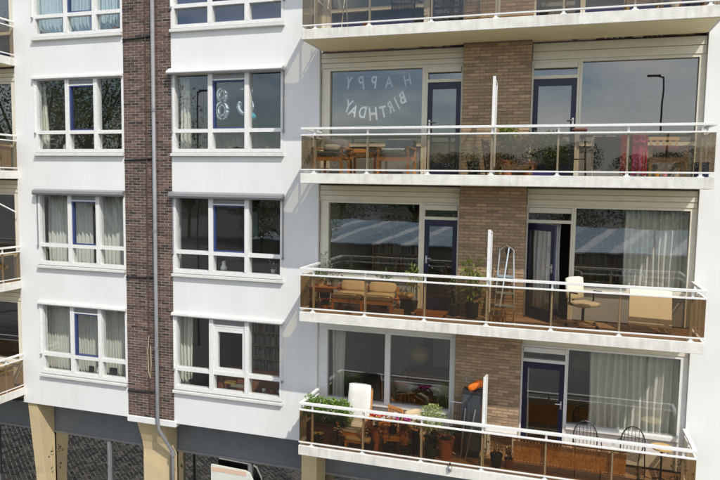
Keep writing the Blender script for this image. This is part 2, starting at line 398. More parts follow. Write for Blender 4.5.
for k, bx in zip('ABCD', ('thin', 'thin', 'grey', 'thin')): window(LWX, ML, k, bx, blue_sash)
for k, bx, sm in zip('ABCD', ('thin', 'white', 'grey', 'thin'), (navy, blue_sash, blue_sash, white_paint)): window(RWX, MR, k, bx, sm)

# ------------------------------------------------------------------ living-room fronts behind the balconies
def shutter_box(x0, x1, s, mat, n=3):
    f = B(x0, x1, .10, .2, s+2.43, s+2.765).build('shutter_box', mat, bld)
    B(x0, x1, .13, .2, s+2.767, s+2.798).build('painted_gap_shade', dark_metal, f)  # black strip stands in for the shade in the gap under the slab
    h = .315/n
    for i in range(n): B(x0+.01, x1-.01, .075-.012*(i % 2), .10, s+2.45+i*h, s+2.45+(i+1)*h-.014).build('board', mat, f)
    return f
LP = {'A': pbr('navy_panel', (.03, .04, .10), .5), 'B': pbr('grey_panel', (.26, .26, .255), .6, var=.1), 'C': pbr('blue_grey_panel', (.46, .50, .56), .6, var=.1), 'D': white_paint}
def living_window(x0, x1, s, mat, gl, splits=(), jl=.10, jr=.05):
    """frame with a tall pane above a low panel"""
    zs = s+.86; f = MB()
    f.box(x0, x0+jl, .09, .2, s+.2, s+2.43); f.box(x1-jr, x1, .09, .2, s+.2, s+2.43)
    f.box(x0+jl, x1-jr, .09, .2, s+2.39, s+2.43); f.box(x0+jl, x1-jr, .05, .2, zs-.07, zs)
    w_ = f.build('living_room_window', mat, bld)
    B(x0+jl, x1-jr, .13, .17, s+.2, zs-.07).build('lower_panel', LP[[k for k in S if S[k] == s][0]], w_)
    e = [x0+jl]
    for q in splits:
        B(q-.058, q+.058, .085, .2, zs, s+2.39).build('mullion', mat, w_); e += [q-.058, q+.058]
    e.append(x1-jr)
    for i in range(0, len(e), 2): B(e[i], e[i+1], .165, .173, zs, s+2.39).build('pane', gl, w_)
    return w_
def door(x0, x1, s, mat, fmat, handle_left, open_deg=0):
    fr = MB(); fr.box(x0, x0+.04, .08, .2, s+.2, s+2.43); fr.box(x1-.04, x1, .08, .2, s+.2, s+2.43)
    fr.box(x0+.04, x1-.04, .08, .2, s+2.085, s+2.145); fr.box(x0+.04, x1-.04, .08, .2, s+2.39, s+2.43)
    d = fr.build('balcony_door', fmat, bld)
    B(x0+.04, x1-.04, .165, .173, s+2.145, s+2.39).build('transom_pane', pane2, d)
    B(x0+.045, x1-.045, .06, .165, s+2.285, s+2.385).build('shutter', fmat, d)
    a, b = x0+.043, x1-.043; wd = b-a
    g = MB(); t = .095; za, zb = s+.215, s+2.08
    g.box(0, t, -.045, 0, za, zb); g.box(wd-t, wd, -.045, 0, za, zb); g.box(t, wd-t, -.045, 0, zb-.13, zb); g.box(t, wd-t, -.045, 0, za, za+.22)
    leaf = g.build('door_leaf', mat, d); leaf.location = (a, .14, 0); leaf.rotation_euler = (0, 0, -R_(open_deg))
    m = MB().box(t, wd-t, -.027, -.019, za+.22, zb-.13); 
    po = m.build('door_pane', pane2, d); po.location = leaf.location; po.rotation_euler = leaf.rotation_euler
    hx = t*.5 if handle_left else wd-t*.5; sg = 1 if handle_left else -1
    h = MB().box(hx-.018, hx+.018, -.055, -.045, s+1.17, s+1.33).tube([(hx, -.05, s+1.28), (hx, -.10, s+1.28), (hx+sg*.11, -.10, s+1.28)], .010, 6)
    ho = h.build('door_handle', steel, d); ho.location = leaf.location; ho.rotation_euler = leaf.rotation_euler
    return d
for k in 'ABC':
    s = S[k]
    shutter_box(-5.045, BX0-.003, s, cream_paint, 3); living_window(-5.045, -2.76, s, cream_paint, pane2, jl=.20, jr=.075)
    door(-2.757, BX0-.003, s, navy, cream_paint, True)
    shutter_box(BX1+.003, XR-.003, s, cream_paint, 2 if k == 'B' else 3)
    door(BX1+.003, .222, s, navy, cream_paint, False, 0 if k != 'C' else 47); living_window(.225, XR-.003, s, cream_paint, pane2, jl=.045, jr=.11)
    MB().tube([(-5.02, .05, s+2.42), (-5.02, .04, s+1.6), (-5.02, .05, s+.9)], .006, 5).build('shutter_cord', dark_metal, bld)
s = S['D']
shutter_box(-5.045, BX0-.003, s, white_paint, 2); living_window(-5.045, BX0-.003, s, white_paint, pane2, splits=(-3.46,), jl=.21, jr=.12)
shutter_box(BX1+.003, XR-.003, s, cream_paint, 2); door(BX1+.003, .222, s, navy, white_paint, False); living_window(.225, XR-.003, s, white_paint, pane2, jl=.02, jr=.13)
# left neighbour bay
for k in 'ABCD':
    s = S[k]
    shutter_box(-20.6, XL-.003, s, cream_paint, 3); living_window(-16.2, XL-.003, s, cream_paint, pane2, jl=.05, jr=.2)
    B(-20.6, -16.2, 0.02, .2, s+.2, s+2.43).build('brick_panel', brick_yel, bld)

# ------------------------------------------------------------------ balconies
BL, BRt, D = -5.012, 2.40, 1.127
POSTS = (-4.73, -3.638, -2.443, -1.268, -.109, 1.042, 2.187)
def balcony(k, divider=True, dx=0):
    s = S[k]
    sl = B(BL+dx, BRt+dx, -D, 0-.001, s, s+.195).build('balcony_slab', slab_mat, bld, bev=.006)
    B(BL+.06+dx, BRt-.06+dx, -D+.03, -.002, s-.006, s).build('soffit', soffit_mat, sl)
    B(BL+.03+dx, BRt-.03+dx, -D+.07, -.004, s+.195, s+.203).build('floor_finish', floor_brown if k in 'CD' else floor_grey, sl)
    yf = -D+.02
    def rail(nm, za, zb, wy, inset=0):
        B(BL+dx, BRt+dx, yf-.01, yf+wy, za, zb).build(nm, white_paint, sl, bev=.004)
        for xa in (BL, BRt-wy): B(xa+dx, xa+wy+dx, yf+wy, -.02, za+.001, zb-.001).build(nm, white_paint, sl, bev=.004)
    rail('handrail', s+1.055, s+1.10, .07); rail('middle_rail', s+.935, s+.965, .035); rail('bottom_rail', s+.255, s+.282, .03)
    for p in POSTS:
        B(p-.02+dx, p+.02+dx, yf+.04, yf+.075, s+.282, s+1.055).build('post', white_paint, sl)
        MB().box(p-.025+dx, p+.025+dx, yf+.0, yf+.055, s+.195, s+.255).box(p-.05+dx, p+.05+dx, yf-.01, yf+.07, s+.195, s+.212).build('post_foot', white_paint, sl)
    for xa in (BL+.04, BRt-.06):
        B(xa+dx, xa+.03+dx, -.55, -.52, s+.195, s+1.055).build('post', white_paint, sl)
    seams = (BL+.006,)+POSTS[1:-1]+(BRt-.006,)
    for i in range(len(seams)-1):
        B(seams[i]+.004+dx, seams[i+1]-.004+dx, yf+.006, yf+.014, s+.282, s+.935).build('glass_panel', tint_light if k in 'AB' else tint_glass, sl)
    for xa in (BL+.008, BRt-.016): B(xa+dx, xa+.008+dx, yf+.03, -.03, s+.282, s+.935).build('glass_panel', tint_light if k in 'AB' else tint_glass, sl)
    if divider:
        x = -1.268+dx
        d = MB(); d.box(x-.022, x+.03, yf+.08, yf+.12, s+.2, s+1.99); d.box(x-.015, x+.02, -.6, -.57, s+.2, s+1.93); d.beam((x, yf+.12, s+1.965), (x, -.57, s+1.91), .03, .04); d.box(x-.012, x+.012, yf+.12, -.6, s+.3, s+.33)
        dv = d.build('divider_frame', white_paint, sl)
        B(x-.004, x+.004, yf+.12, -.6, s+.33, s+1.90).build('divider_glass', pane, sl)
    return sl
for k in 'ABCD':
    balcony(k); balcony(k, False, -15.56)
B(BL, BRt, -D, -.001, 14.605, 14.8).build('added_shade_slab', slab_mat, bld); B(BL-15.56, BRt-15.56, -D, -.001, 14.605, 14.8).build('added_shade_slab', slab_mat, bld)  # unseen slabs, added above the view to shade the top storey

# ------------------------------------------------------------------ ground floor
GY = .66
B(-21.3, 6.8, GY, GY+.12, 2.26, 3.2).build('fascia', fascia, bld)
B(-21.3, 6.8, -.0+.001, 5.8, 3.2, 3.2045).build('undercroft_soffit', fascia, bld)
xs = [-20.5, -17.6, -14.8, -11.07, -7.0, -3.0, 1.0, 5.0]
sw = B(-21.3, 6.8, GY-.02, GY+.1, 2.2, 2.26).build('shopfront', grey_metal, bld)
for i, x in enumerate(xs):
    B(x-.045, x+.045, GY-.06, GY+.08, 0.06, 2.2).build('mullion', grey_pipe, sw)
    if i+1 < len(xs): B(x+.045, xs[i+1]-.045, GY, GY+.012, .1, 2.2).build('shop_pane', shop_glass, sw)
B(-21.3, 6.8, 3.2, 3.3, 0.0, 3.2).build('inner_wall', pbr('dark_shop_wall', (.05, .05, .05), .9), bld)
def scribble(pts, col, x, th=.012):
    m = MB(); 
    for stroke in pts: m.tube([(x, y, z) for y, z in stroke], th, 5)
    return m.build('graffiti', pbr('black_marker', (.02, .02, .02), .7), col)
def column(x0, x1, prof):
    return MB().prism(prof, x0, x1).build('column', column_mat, bld, bev=.008)
c1 = column(-13.13, -12.83, [(.05, 3.2), (.26, 1.2), (.30, 0.06), (GY-.02, .06), (GY-.02, 3.2)])
def tagging(seed, y0, z0, wy, hz):
    rg = random.Random(seed); out = []
    for _ in range(4):
        y, z = y0+rg.uniform(0, wy*.6), z0+rg.uniform(0, hz); st_ = []
        for i in range(9):
            st_.append((y, z)); y += rg.uniform(-.02, .05)*wy*3; z += rg.uniform(-.5, .5)*hz*.6; y = min(max(y, y0), y0+wy)
        out.append([tuple((Vector(st_[i])*(1-q)+Vector(st_[i+1])*q)) for i in range(8) for q in (0, .5)])
    return out
scribble(tagging(2, .38, 1.62, .2, .12), c1, -12.829, .006); scribble(tagging(5, .42, 1.15, .16, .10), c1, -12.829, .005)
c2 = column(-9.80, -9.04, [(.0+.02, 3.2), (.27, 2.52), (.31, 2.3), (.31, .06), (GY-.02, .06), (GY-.02, 3.2)])
scribble(tagging(9, .42, 1.70, .18, .12), c2, -9.039, .006)
c3 = column(-5.42, -5.05, [(.05, 3.2), (.05, .06), (GY-.02, .06), (GY-.02, 3.2)])
column(2.4, 2.8, [(.05, 3.2), (.05, .06), (GY-.02, .06), (GY-.02, 3.2)])

# ================================================================== things
wood = pbr('teak', (.34, .15, .05), .55, var=.3, vscale=9, stretch=(1, 1, 6))
wood_or = pbr('orange_teak', (.62, .29, .09), .5, var=.3, vscale=9, stretch=(1, 1, 5))
wood_pale = pbr('pale_pine', (.55, .40, .20), .6, var=.2, vscale=8, stretch=(1, 1, 5))
terra = pbr('terracotta', (.45, .17, .08), .8, var=.2, vscale=12)
tan_cushion = cloth('tan_cushion', (.62, .50, .32), transl=0)
grey_cushion = cloth('grey_cushion', (.20, .20, .21), transl=0)
white_cushion = cloth('white_cushion', (.78, .76, .72), transl=0)
dark_pot = pbr('dark_pot', (.018, .018, .02), .5, var=.2)
white_pot = pbr('white_pot', (.75, .74, .70), .4)
soil = pbr('soil', (.05, .035, .025), .95)
def leafmat(n, a, b): return pbr(n, a, .5, island=[a, b, tuple((x+y)/2 for x, y in zip(a, b))], transl=.3)
green_a = leafmat('mid_green_leaf', (.05, .11, .02), (.14, .24, .04)); green_b = leafmat('yellow_green_leaf', (.16, .22, .04), (.33, .40, .09))
green_d = leafmat('dark_green_leaf', (.022, .05, .015), (.06, .11, .03)); green_o = leafmat('olive_leaf', (.10, .11, .03), (.22, .22, .07))
stem_mat = pbr('stem', (.12, .10, .05), .8)
def flowermat(n, c): return pbr(n, c, .6, island=.25, transl=.3)
magenta = flowermat('magenta_petal', (.62, .03, .35)); whitef = flowermat('white_petal', (.8, .78, .75)); redf = flowermat('red_petal', (.65, .05, .04)); orangef = flowermat('orange_petal', (.80, .16, .03)); yellowf = flowermat('yellow_petal', (.75, .62, .25))

def armchair(loc, w_, label, wmat, cmat, back=.62, d=.62, rz=0, group=None, seat=.34, arm=.50, recline=.12, backpad=True):
    """slatted wooden armchair facing -Y with seat and back pads; origin at floor centre"""
    t = thing('armchair', label, 'chair', loc, rz, group); h = w_/2; th = .045
    for sx in (-1, 1):
        for yy, zt in ((-d/2, arm), (d/2, arm)):
            x = sx*(h-th/2); B(x-th/2, x+th/2, yy-th/2, yy+th/2, 0, zt).build('leg', wmat, t)
        x = sx*(h-th/2); B(x-.035, x+.035, -d/2-.03, d/2+.03, arm, arm+.025).build('armrest', wmat, t, bev=.006)
        B(x-th/2, x+th/2, -d/2+th/2, d/2-th/2, seat-.07, seat-.02).build('side_rail', wmat, t)
    B(-h+th, h-th, -d/2-.02, -d/2+.02, seat-.09, seat-.02).build('front_rail', wmat, t)
    for i in range(6):
        y = -d/2+.06+i*(d-.1)/5; B(-h+th, h-th, y-.035, y+.03, seat-.02, seat).build('seat_slat', wmat, t)
    M = Matrix.Rotation(-recline, 3, 'X')
    for i in range(5):
        x = -h+th+.04+i*(w_-2*th-.08)/4
        MB().obox((x, d/2-.03+recline*(back-seat)*.5, (seat+back)/2), (.045, .018, back-seat), M).build('back_slat', wmat, t)
    MB().obox((0, d/2-.03+recline*(back-seat), back), (w_-2*th, .03, .06), M).build('top_rail', wmat, t)
    if cmat:
        MB().rbox(-h+th+.005, h-th-.005, -d/2-.02, d/2-.06, seat+.002, seat+.11, puff=.22).build('seat_cushion', cmat, t, smooth=True)
        if backpad:
            o = MB().rbox(-h+th+.01, h-th-.01, -.05, .06, 0, back-seat+.02, puff=.22).build('back_cushion', cmat, t, smooth=True); o.location = (0, d/2-.12, seat+.08); o.rotation_euler = (-recline, 0, 0)
    return t
def side_table(loc, w_, d, h, label, mat, rz=0, slats=5, cat='table', name='side_table'):
    t = thing(name, label, cat, loc, rz)
    for sx in (-1, 1):
        for sy in (-1, 1): x, y = sx*(w_/2-.03), sy*(d/2-.03); B(x-.02, x+.02, y-.02, y+.02, 0, h-.04).build('leg', mat, t)
    f = MB().box(-w_/2+.01, w_/2-.01, -d/2+.01, -d/2+.03, h-.09, h-.025).box(-w_/2+.01, w_/2-.01, d/2-.03, d/2-.01, h-.09, h-.025).build('apron', mat, t)
    for i in range(slats):
        y0 = -d/2+i*d/slats; B(-w_/2, w_/2, y0+.004, y0+d/slats-.004, h-.025, h).build('top_slat', mat, t)
    return t
def pot(t, r, h, mat, r2=None, z=0):
    r2 = r2 or r*.72
    MB().lathe([(r2, z), (r*.97, z+h*.86), (r, z+h*.87), (r*1.04, z+h*.88), (r*1.04, z+h), (r*.92, z+h), (r*.90, z+h*.92)], n=18).build('pot', mat, t, smooth=False)
    MB().lathe([(r*.9, z+h*.92), (r*.9, z+h*.925)], n=18).build('soil', soil, t)
def plant(loc, label, pr, ph, pmat, crowns, n, lm, l=.07, wd=.035, name='potted_plant', flowers=None, seed=1, stems=5, group=None, cat='plant', r2=None):
    """crowns: list of (x,y,z,rx,ry,rz) ellipsoids of leaves in local metres"""
    t = thing(name, label, cat, loc, 0, group); rn = random.Random(seed)
    if ph: pot(t, pr, ph, pmat, r2)
    sm = MB()
    for c in crowns:
        for i in range(stems):
            a = rn.uniform(0, 6.28); e = Vector((c[0]+math.cos(a)*c[3]*.6, c[1]+math.sin(a)*c[4]*.6, c[2]+rn.uniform(-.3, .6)*c[5])); b = Vector((math.cos(a)*pr*.3, math.sin(a)*pr*.3, ph*.9))
            mid = (b+e)/2+Vector((rn.uniform(-.02, .02), rn.uniform(-.02, .02), .03)); sm.tube([b, mid, e], [.006, .005, .003], 5)
    sm.build('stem', stem_mat, t)
    fo = MB()
    for c in crowns: fo.foliage(c[:3], c[3:6], n, l, wd, rnd=rn)
    fo.build('foliage', lm, t)
    for (fm, cnt, size) in (flowers or ()):
        ff = MB()
        for _ in range(cnt):
            c = rn.choice(crowns); q = Vector((rn.uniform(-1, 1), rn.uniform(-1, 1), rn.uniform(.2, 1)))
            q.normalize(); p = Vector((c[0]+q.x*c[3], c[1]+q.y*c[4], c[2]+q.z*c[5]))
            for j in range(6):
                a = j*math.pi/3+rn.random(); ff.leaf(p, Vector((math.cos(a), math.sin(a), .35))+q*.3, Vector((0, 0, 1)), size, size*.8)
        ff.build('flower', fm, t)
    return t
def curtain(x0, x1, y, z0, z1, label, mat, pitch=.11, amp=.035, name='curtain', seed=0, flare=0, group=None):
    rn = random.Random(seed); n = max(6, int((x1-x0)/.012)); m = MB(); nz_ = 9; ph = rn.uniform(0, 6)
    ph2 = [rn.uniform(-.6, .6) for _ in range(60)]
    for j in range(nz_):
        z = z0+(z1-z0)*j/(nz_-1); g = 1+.5*(1-j/(nz_-1)); fl = flare*(1-j/(nz_-1))**1.5
        for i in range(n+1):
            u = i/n; x = x0+(x1-x0)*u; k = (x-x0)/pitch
            jit = ph2[int(k) % 60]*(1-(k % 1))+ph2[(int(k)+1) % 60]*(k % 1)
            m.v.append((x+fl*u+.012*math.sin(3*z+k), y+amp*g*math.sin(k*6.28+ph+jit*2)+amp*.4*math.sin(k*2.3+ph), z+.01*math.sin(k*6.28+1)*(j == 0)))
    for j in range(nz_-1):
        for i in range(n): a = j*(n+1)+i; m.f.append((a, a+1, a+n+2, a+n+1))
    o = m.build(name, mat, None, smooth=True, solid=.003); tag(o, label, 'curtain', group); return o
sheer = cloth('sheer_grey', (.86, .845, .79), transl=.15); cream_c = cloth('cream_curtain', (.86, .83, .72), transl=.12); blue_c = cloth('pale_blue_curtain', (.62, .72, .78), transl=.15)
grey_c = cloth('warm_grey_curtain', (.74, .71, .64), transl=.1); green_c = cloth('pale_green_curtain', (.90, .885, .81), transl=.15); white_c = cloth('white_curtain', (.88, .88, .88), transl=.15)

# ------------------------------------------------------------------ curtains and window contents
def wz(k): return S[k]+.35, S[k]+2.44
z0, z1 = wz('A'); curtain(-12.72, -10.1, .30, z0, z1, 'pale blue sheer curtain in the topmost window left of the brown brick pier', blue_c, seed=1)
bl = thing('roller_blind', 'navy blue blind drawn down behind the topmost window right of the brick pier', 'blind', (0, 0, 0))
for a, b in ((-8.57, -7.75), (-7.61, -6.83), (-6.70, -5.97)): B(a-.03, b+.03, .16, .165, S['A']+.77, S['A']+2.42).build('blind_sheet', pbr('navy_blind', (.02, .03, .11), .8, var=.2), bl)
z0, z1 = wz('B')
curtain(-12.70, -12.48, .30, z0, z1, 'cream curtain bunched at the left edge of a window reflecting green trees', cream_c, pitch=.08, seed=2, flare=.12)
curtain(-8.66, -8.40, .30, z0, z1, 'grey curtain drawn aside in the window with the number balloons', grey_c, pitch=.09, seed=3)
z0, z1 = wz('C')
curtain(-12.72, -12.0, .46, z0, z1, 'grey-green sheer curtain in left pane, second window up left of brick pier', sheer, seed=4, flare=.05)
curtain(-11.95, -11.30, .46, z0, z1, 'grey-green sheer curtain behind the blue sash, second window up left of brick pier', sheer, seed=5)
curtain(-10.93, -10.2, .46, z0, z1, 'grey-green sheer curtain in right pane, second window up left of brick pier', sheer, seed=6)
curtain(-8.72, -8.64, .30, z0, z1, 'narrow white curtain edge in the dark window right of pier', white_c, pitch=.06, seed=7)
z0, z1 = wz('D')
curtain(-12.86, -10.2, .46, z0, z1, 'warm grey pleated curtain across the lowest window left of the brick pier', grey_c, pitch=.085, amp=.028, seed=8)
curtain(-8.78, -8.42, .42, z0, z1, 'cream curtain hanging at the left side of the lowest window right of the pier', cream_c, pitch=.10, seed=9)
s = S['C']; curtain(1.18, 2.30, .36, s+.3, s+2.42, 'sheer green-white curtain over the right half of the big pane behind the office chair', sheer, pitch=.10, seed=10)
curtain(-.52, .0, .42, s+.3, s+2.1, 'white curtain hanging in the doorway of the open navy door', white_c, pitch=.08, seed=11)
s = S['D']; curtain(.66, 2.30, .36, s+.3, s+2.42, 'pale green curtain drawn across the lowest right living-room window', green_c, pitch=.13, amp=.045, seed=12, flare=.0)
curtain(-4.82, -4.50, .34, s+.3, s+2.42, 'grey-green vertical drape at the left of the lowest left living-room window', sheer, pitch=.09, seed=13)
curtain(-.60, -.50, .34, s+.3, s+2.1, 'narrow pale curtain beside the lowest navy balcony door', white_c, pitch=.05, seed=14)
s = S['A']; curtain(.9, 2.28, .36, s+.3, s+2.42, 'grey curtain behind the topmost right living-room window', grey_c, seed=15)

# number balloons
silver = pbr('silver_foil', (.82, .85, .88), .16, .95, bump=.25, bscale=22)
def ring(c, r, tr, n=24, a0=0, a1=6.2832, sx=1, sz=1): return [(c[0]+r*sx*math.cos(a0+(a1-a0)*i/n), c[1], c[2]+r*sz*math.sin(a0+(a1-a0)*i/n)) for i in range(n+1)]
b8 = MB().tube(ring((-7.60, .42, 11.02), .125, 0, sx=.8), .075, 10).tube(ring((-7.60, .42, 10.66), .16, 0, sx=.8), .085, 10)
tag(b8.build('number_balloon', silver, smooth=True), 'silver foil balloon shaped like the digit eight behind the blue sash', 'balloon')
b3 = MB().tube([(-7.12, .42, 11.14), (-6.98, .42, 11.15), (-6.84, .42, 11.13), (-6.88, .42, 11.00), (-6.98, .42, 10.92)]+ring((-7.00, .42, 10.74), .17, 0, a0=1.2, a1=-3.9), .07, 10)
tag(b3.build('number_balloon', silver, smooth=True), 'silver foil digit balloon half behind the mullion, above the teal balloon', 'balloon')
tb = thing('round_balloon', 'round teal balloon hanging below the silver digit balloon', 'balloon', (-6.85, .36, 10.50))
MB().lathe([(.004, -.155)]+[(.13*math.sin(math.pi*i/14)*(1-.12*i/14*0), -.145+.29*i/14) for i in range(1, 14)]+[(.004, .147)], n=20).build('balloon_skin', pbr('teal_latex', (.05, .42, .52), .3), tb, smooth=True)
MB().lathe([(.018, -.178), (.006, -.152)], n=8).build('knot', pbr('teal_latex', (.05, .42, .52), .3), tb)
# sill plants in that window
for i, (x, n, sd_) in enumerate(((-8.05, 30, 1), (-7.35, 45, 2), (-6.95, 40, 3), (-6.4, 26, 4))):
    plant((x, .30, S['B']+.74), ('small green plant on the sill beside the white column below the balloons', 'sprawling sill plant directly under the eight balloon', 'sprawling sill plant under the teal balloon', 'low sill plant in the right pane of the balloon window')[i],
          .05, .07, terra, [(0, 0, .13, .14, .06, .07)], n, green_o if i else green_a, .06, .02, seed=sd_, stems=4, group='plants on the balloon window sill')
tag(MB().lathe([(.06, 0), (.05, .02), (.045, .30), (.055, .33)], (-7.86, .30, S['B']+.74)).build('vase', white_pot, smooth=True), 'tall white vase on the sill below the balloons', 'vase')
# letter banners seen from behind
foil = pbr('white_foil_letter', (.9, .92, .95), .25, .3, bump=.5, bscale=30); foil_dim = pbr('pale_foil_letter', (.62, .68, .74), .35, .3)
def letter(ch, x, z, size, rot, par, y, mat, bold=.006):
    cu = bpy.data.curves.new('letter', 'FONT'); cu.body = ch; cu.size = size; cu.extrude = .006; cu.offset = bold; cu.align_x = 'CENTER'; cu.align_y = 'CENTER'
    o = bpy.data.objects.new('tmp', cu); me = bpy.data.meshes.new_from_object(o); bpy.data.objects.remove(o)
    for v in me.vertices: v.co = Vector((-v.co.x*.72, v.co.z, v.co.y))
    me.flip_normals()
    me.materials.clear(); me.materials.append(mat); ob = bpy.data.objects.new('letter', me); COL.objects.link(ob); ob.parent = par; ob.location = (x, y, z); ob.rotation_euler = (random.uniform(-.25, .25), rot, random.uniform(-.35, .35))
def banner(label, pts, size, y, mat):
    t = thing('letter_banner', label, 'banner', (0, 0, 0)); st = MB(); P = []
    rj = random.Random(len(pts))
    for ch, x, z, rt in pts: letter(ch, x, z+rj.uniform(-.02, .02), size*rj.uniform(.88, 1.12), rt+rj.uniform(-.14, .14), t, y+rj.uniform(-.02, .03), mat, .007 if mat is foil else .005); P.append((x, y+.004, z+size*.42))
    P = [(P[0][0]-.12, y, P[0][2]+.10)]+P+[(P[-1][0]+.12, y, P[-1][2]+.10)]
    st.tube(P, .003, 4).build('string', foil_dim, t); return t
banner('pale foil letters spelling HAPPY, seen mirrored from outside the upper left living-room window', [('Y', -4.50, 11.16, .05), ('P', -4.20, 11.14, .05), ('P', -3.92, 11.13, 0), ('A', -3.60, 11.15, -.12), ('H', -3.20, 11.20, -.2)], .36, .30, foil_dim)
banner('white foil letters spelling BIRTHDAY in a sagging arc, mirrored, below the other banner', [('Y', -4.50, 10.67, -.35+.7), ('A', -4.37, 10.58, .28), ('D', -4.17, 10.52, .15), ('H', -3.93, 10.50, .0), ('T', -3.71, 10.55, -.18), ('R', -3.55, 10.63, -.32), ('I', -3.41, 10.72, -.4), ('B', -3.29, 10.82, -.45)], .36, .29, foil)

# things standing in the other windows
tag(MB().lathe([(.05, 0), (.075, .03), (.06, .10), (.03, .15), (.02, .16)], (-11.90, .26, S['B']+.74)).build('jug', white_pot, smooth=True), 'round white jug on the sill of the window reflecting trees', 'jug')
tag(MB().lathe([(.02, 0), (.07, .03), (.085, .08), (.06, .13), (.01, .15)], (-11.72, .27, S['B']+.74)).build('bowl', pbr('beige_ceramic', (.6, .5, .38), .5), smooth=True), 'squat beige ceramic bowl on the sill of the window reflecting trees', 'bowl')
for i, x in enumerate((-8.02, -7.15)):
    o = B(x-.09, x+.09, 2.9, 2.93, S['C']+1.25, S['C']+2.0).build('picture', pbr('pale_blue_panel', (.55, .68, .78), .5, var=.2, vscale=6)); tag(o, ('pale blue tall panel on the dark room wall, left pane', 'pale blue narrow panel on the dark room wall, behind the blue sash')[i], 'picture', 'pale panels in the dark room')  # pale panels stand in for two unidentified pale rectangles deep in the room
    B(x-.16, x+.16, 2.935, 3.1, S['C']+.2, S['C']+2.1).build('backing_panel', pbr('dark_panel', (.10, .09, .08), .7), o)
tag(MB().lathe([(.07, 0), (.085, .06), (.04, .14), (.05, .19), (.03, .22)], (-7.50, .27, S['C']+.74)).build('vase', white_pot, smooth=True), 'white vase on the dark window sill below the blue sash, right of pier', 'vase')
plant((-6.25, .30, S['C']+.74), 'dry white-leaved plant on the sill of the dark window right of pier', .06, .09, white_pot, [(0, 0, .17, .10, .05, .10)], 24, pbr('silver_leaf', (.55, .55, .5), .6, transl=.2), .09, .025, seed=5)
for i, (x, w_, h_, c) in enumerate(((-7.35, .30, .05, (.75, .45, .08)), (-7.15, .42, .09, (.72, .58, .36)), (-6.95, .15, .11, (.60, .45, .22)))):
    o = MB().rbox(x-w_/2, x+w_/2, .25+.05*i, .38+.04*i, S['D']+.74+(.09 if i == 0 else 0), S['D']+.74+h_+(.09 if i == 0 else 0), r=.02).build('sill_item', pbr('sill_item_%d' % i, c, .6, var=.2), smooth=True)
    tag(o, ('flat yellow box on the beige bundle in the lowest window', 'long beige folded bundle on the sill below the white sash', 'round tan loaf-like cushion on the sill below the white sash')[i], ('box', 'bundle', 'cushion')[i])
for i, x in enumerate((-6.48, -6.28, -6.08)):
    plant((x, .30, S['D']+.74), ('little potted plant, leftmost of three in right pane of lowest window', 'little potted plant, middle of three in right pane of lowest window', 'little potted plant, rightmost of three in right pane of lowest window')[i], .05, .08, (white_pot, terra, white_pot)[i], [(0, 0, .11, .06, .05, .05)], 16, green_d, .05, .02, seed=20+i, group='pots in the lowest window')
plant((-8.38, .26, S['D']+.74), 'wiry dark plant in front of the cream curtain, lowest window right of pier', .06, .09, dark_pot, [(0, 0, .26, .10, .04, .16)], 26, green_d, .09, .02, seed=31)
for i, x in enumerate((-11.22, -10.98)):
    tag(MB().rbox(x-.07, x+.07, .16, .22, S['D']+.74, S['D']+.90, r=.02).build('photo_frame', (dark_metal, white_pot)[i]), ('small black frame on the sill of the lowest window left of pier', 'small white frame on the sill of the lowest window left of pier')[i], 'frame')
tag(MB().rbox(-10.66, -10.46, .16, .22, S['D']+.74, S['D']+.92, r=.015).build('speaker', dark_metal), 'black box on the sill in right pane of the lowest window left of pier', 'box')
plant((-10.4, .3, S['A']+.74), 'yellow-green leafy plant on the sill of the topmost window left of the pier', .09, .12, terra, [(-.1, 0, .2, .28, .06, .13)], 90, green_b, .10, .02, seed=41)

# lowest-left living room: lamp, table, chairs, cabinets
lamp = thing('pendant_lamp', 'round beige pendant lamp hanging in the lowest left living room', 'lamp', (-3.05, 1.6, S['D']+1.62))
MB().lathe([(.02, -.20), (.13, -.17), (.21, -.07), (.225, .0), (.21, .07), (.13, .17), (.02, .20)], n=22).build('lamp_shade', pbr('rattan', (.55, .42, .22), .8, var=.3, vscale=40), lamp, smooth=True)
MB().tube([(0, 0, .2), (0, 0, 1.1)], .006, 5).build('cord', dark_metal, lamp)
for i, (x, w_) in enumerate(((-4.0, .9), (-2.9, .7), (-2.05, .8))):
    c = thing('kitchen_cabinet', ('low white cabinet at the back of the lowest left living room, left one', 'white cabinet at the back of the living room right below the pendant lamp', 'white cabinet nearest the brick wall at the back of the lowest left living room')[i], 'cabinet', (x, 4.6, FL['D']), group='cabinets in the lowest living room')
    B(-w_/2, w_/2, -.3, .3, .1, 1.25).build('cabinet_body', white_paint, c)
    for j in (0, 1): B(-w_/2+.02+j*w_/2, -.02+j*w_/2, -.325, -.3, .14, 1.2).build('cabinet_door', pbr('pale_cabinet', (.62, .64, .6), .5), c)
tb2 = thing('dining_table', 'dark dining table inside the lowest left living room', 'table', (-2.9, 2.6, FL['D'])); B(-.75, .75, -.42, .42, .71, .75).build('table_top', wood, tb2)
for sx in (-1, 1):
    for sy in (-1, 1): B(sx*.66-.03, sx*.66+.03, sy*.34-.03, sy*.34+.03, 0, .71).build('leg', wood, tb2)
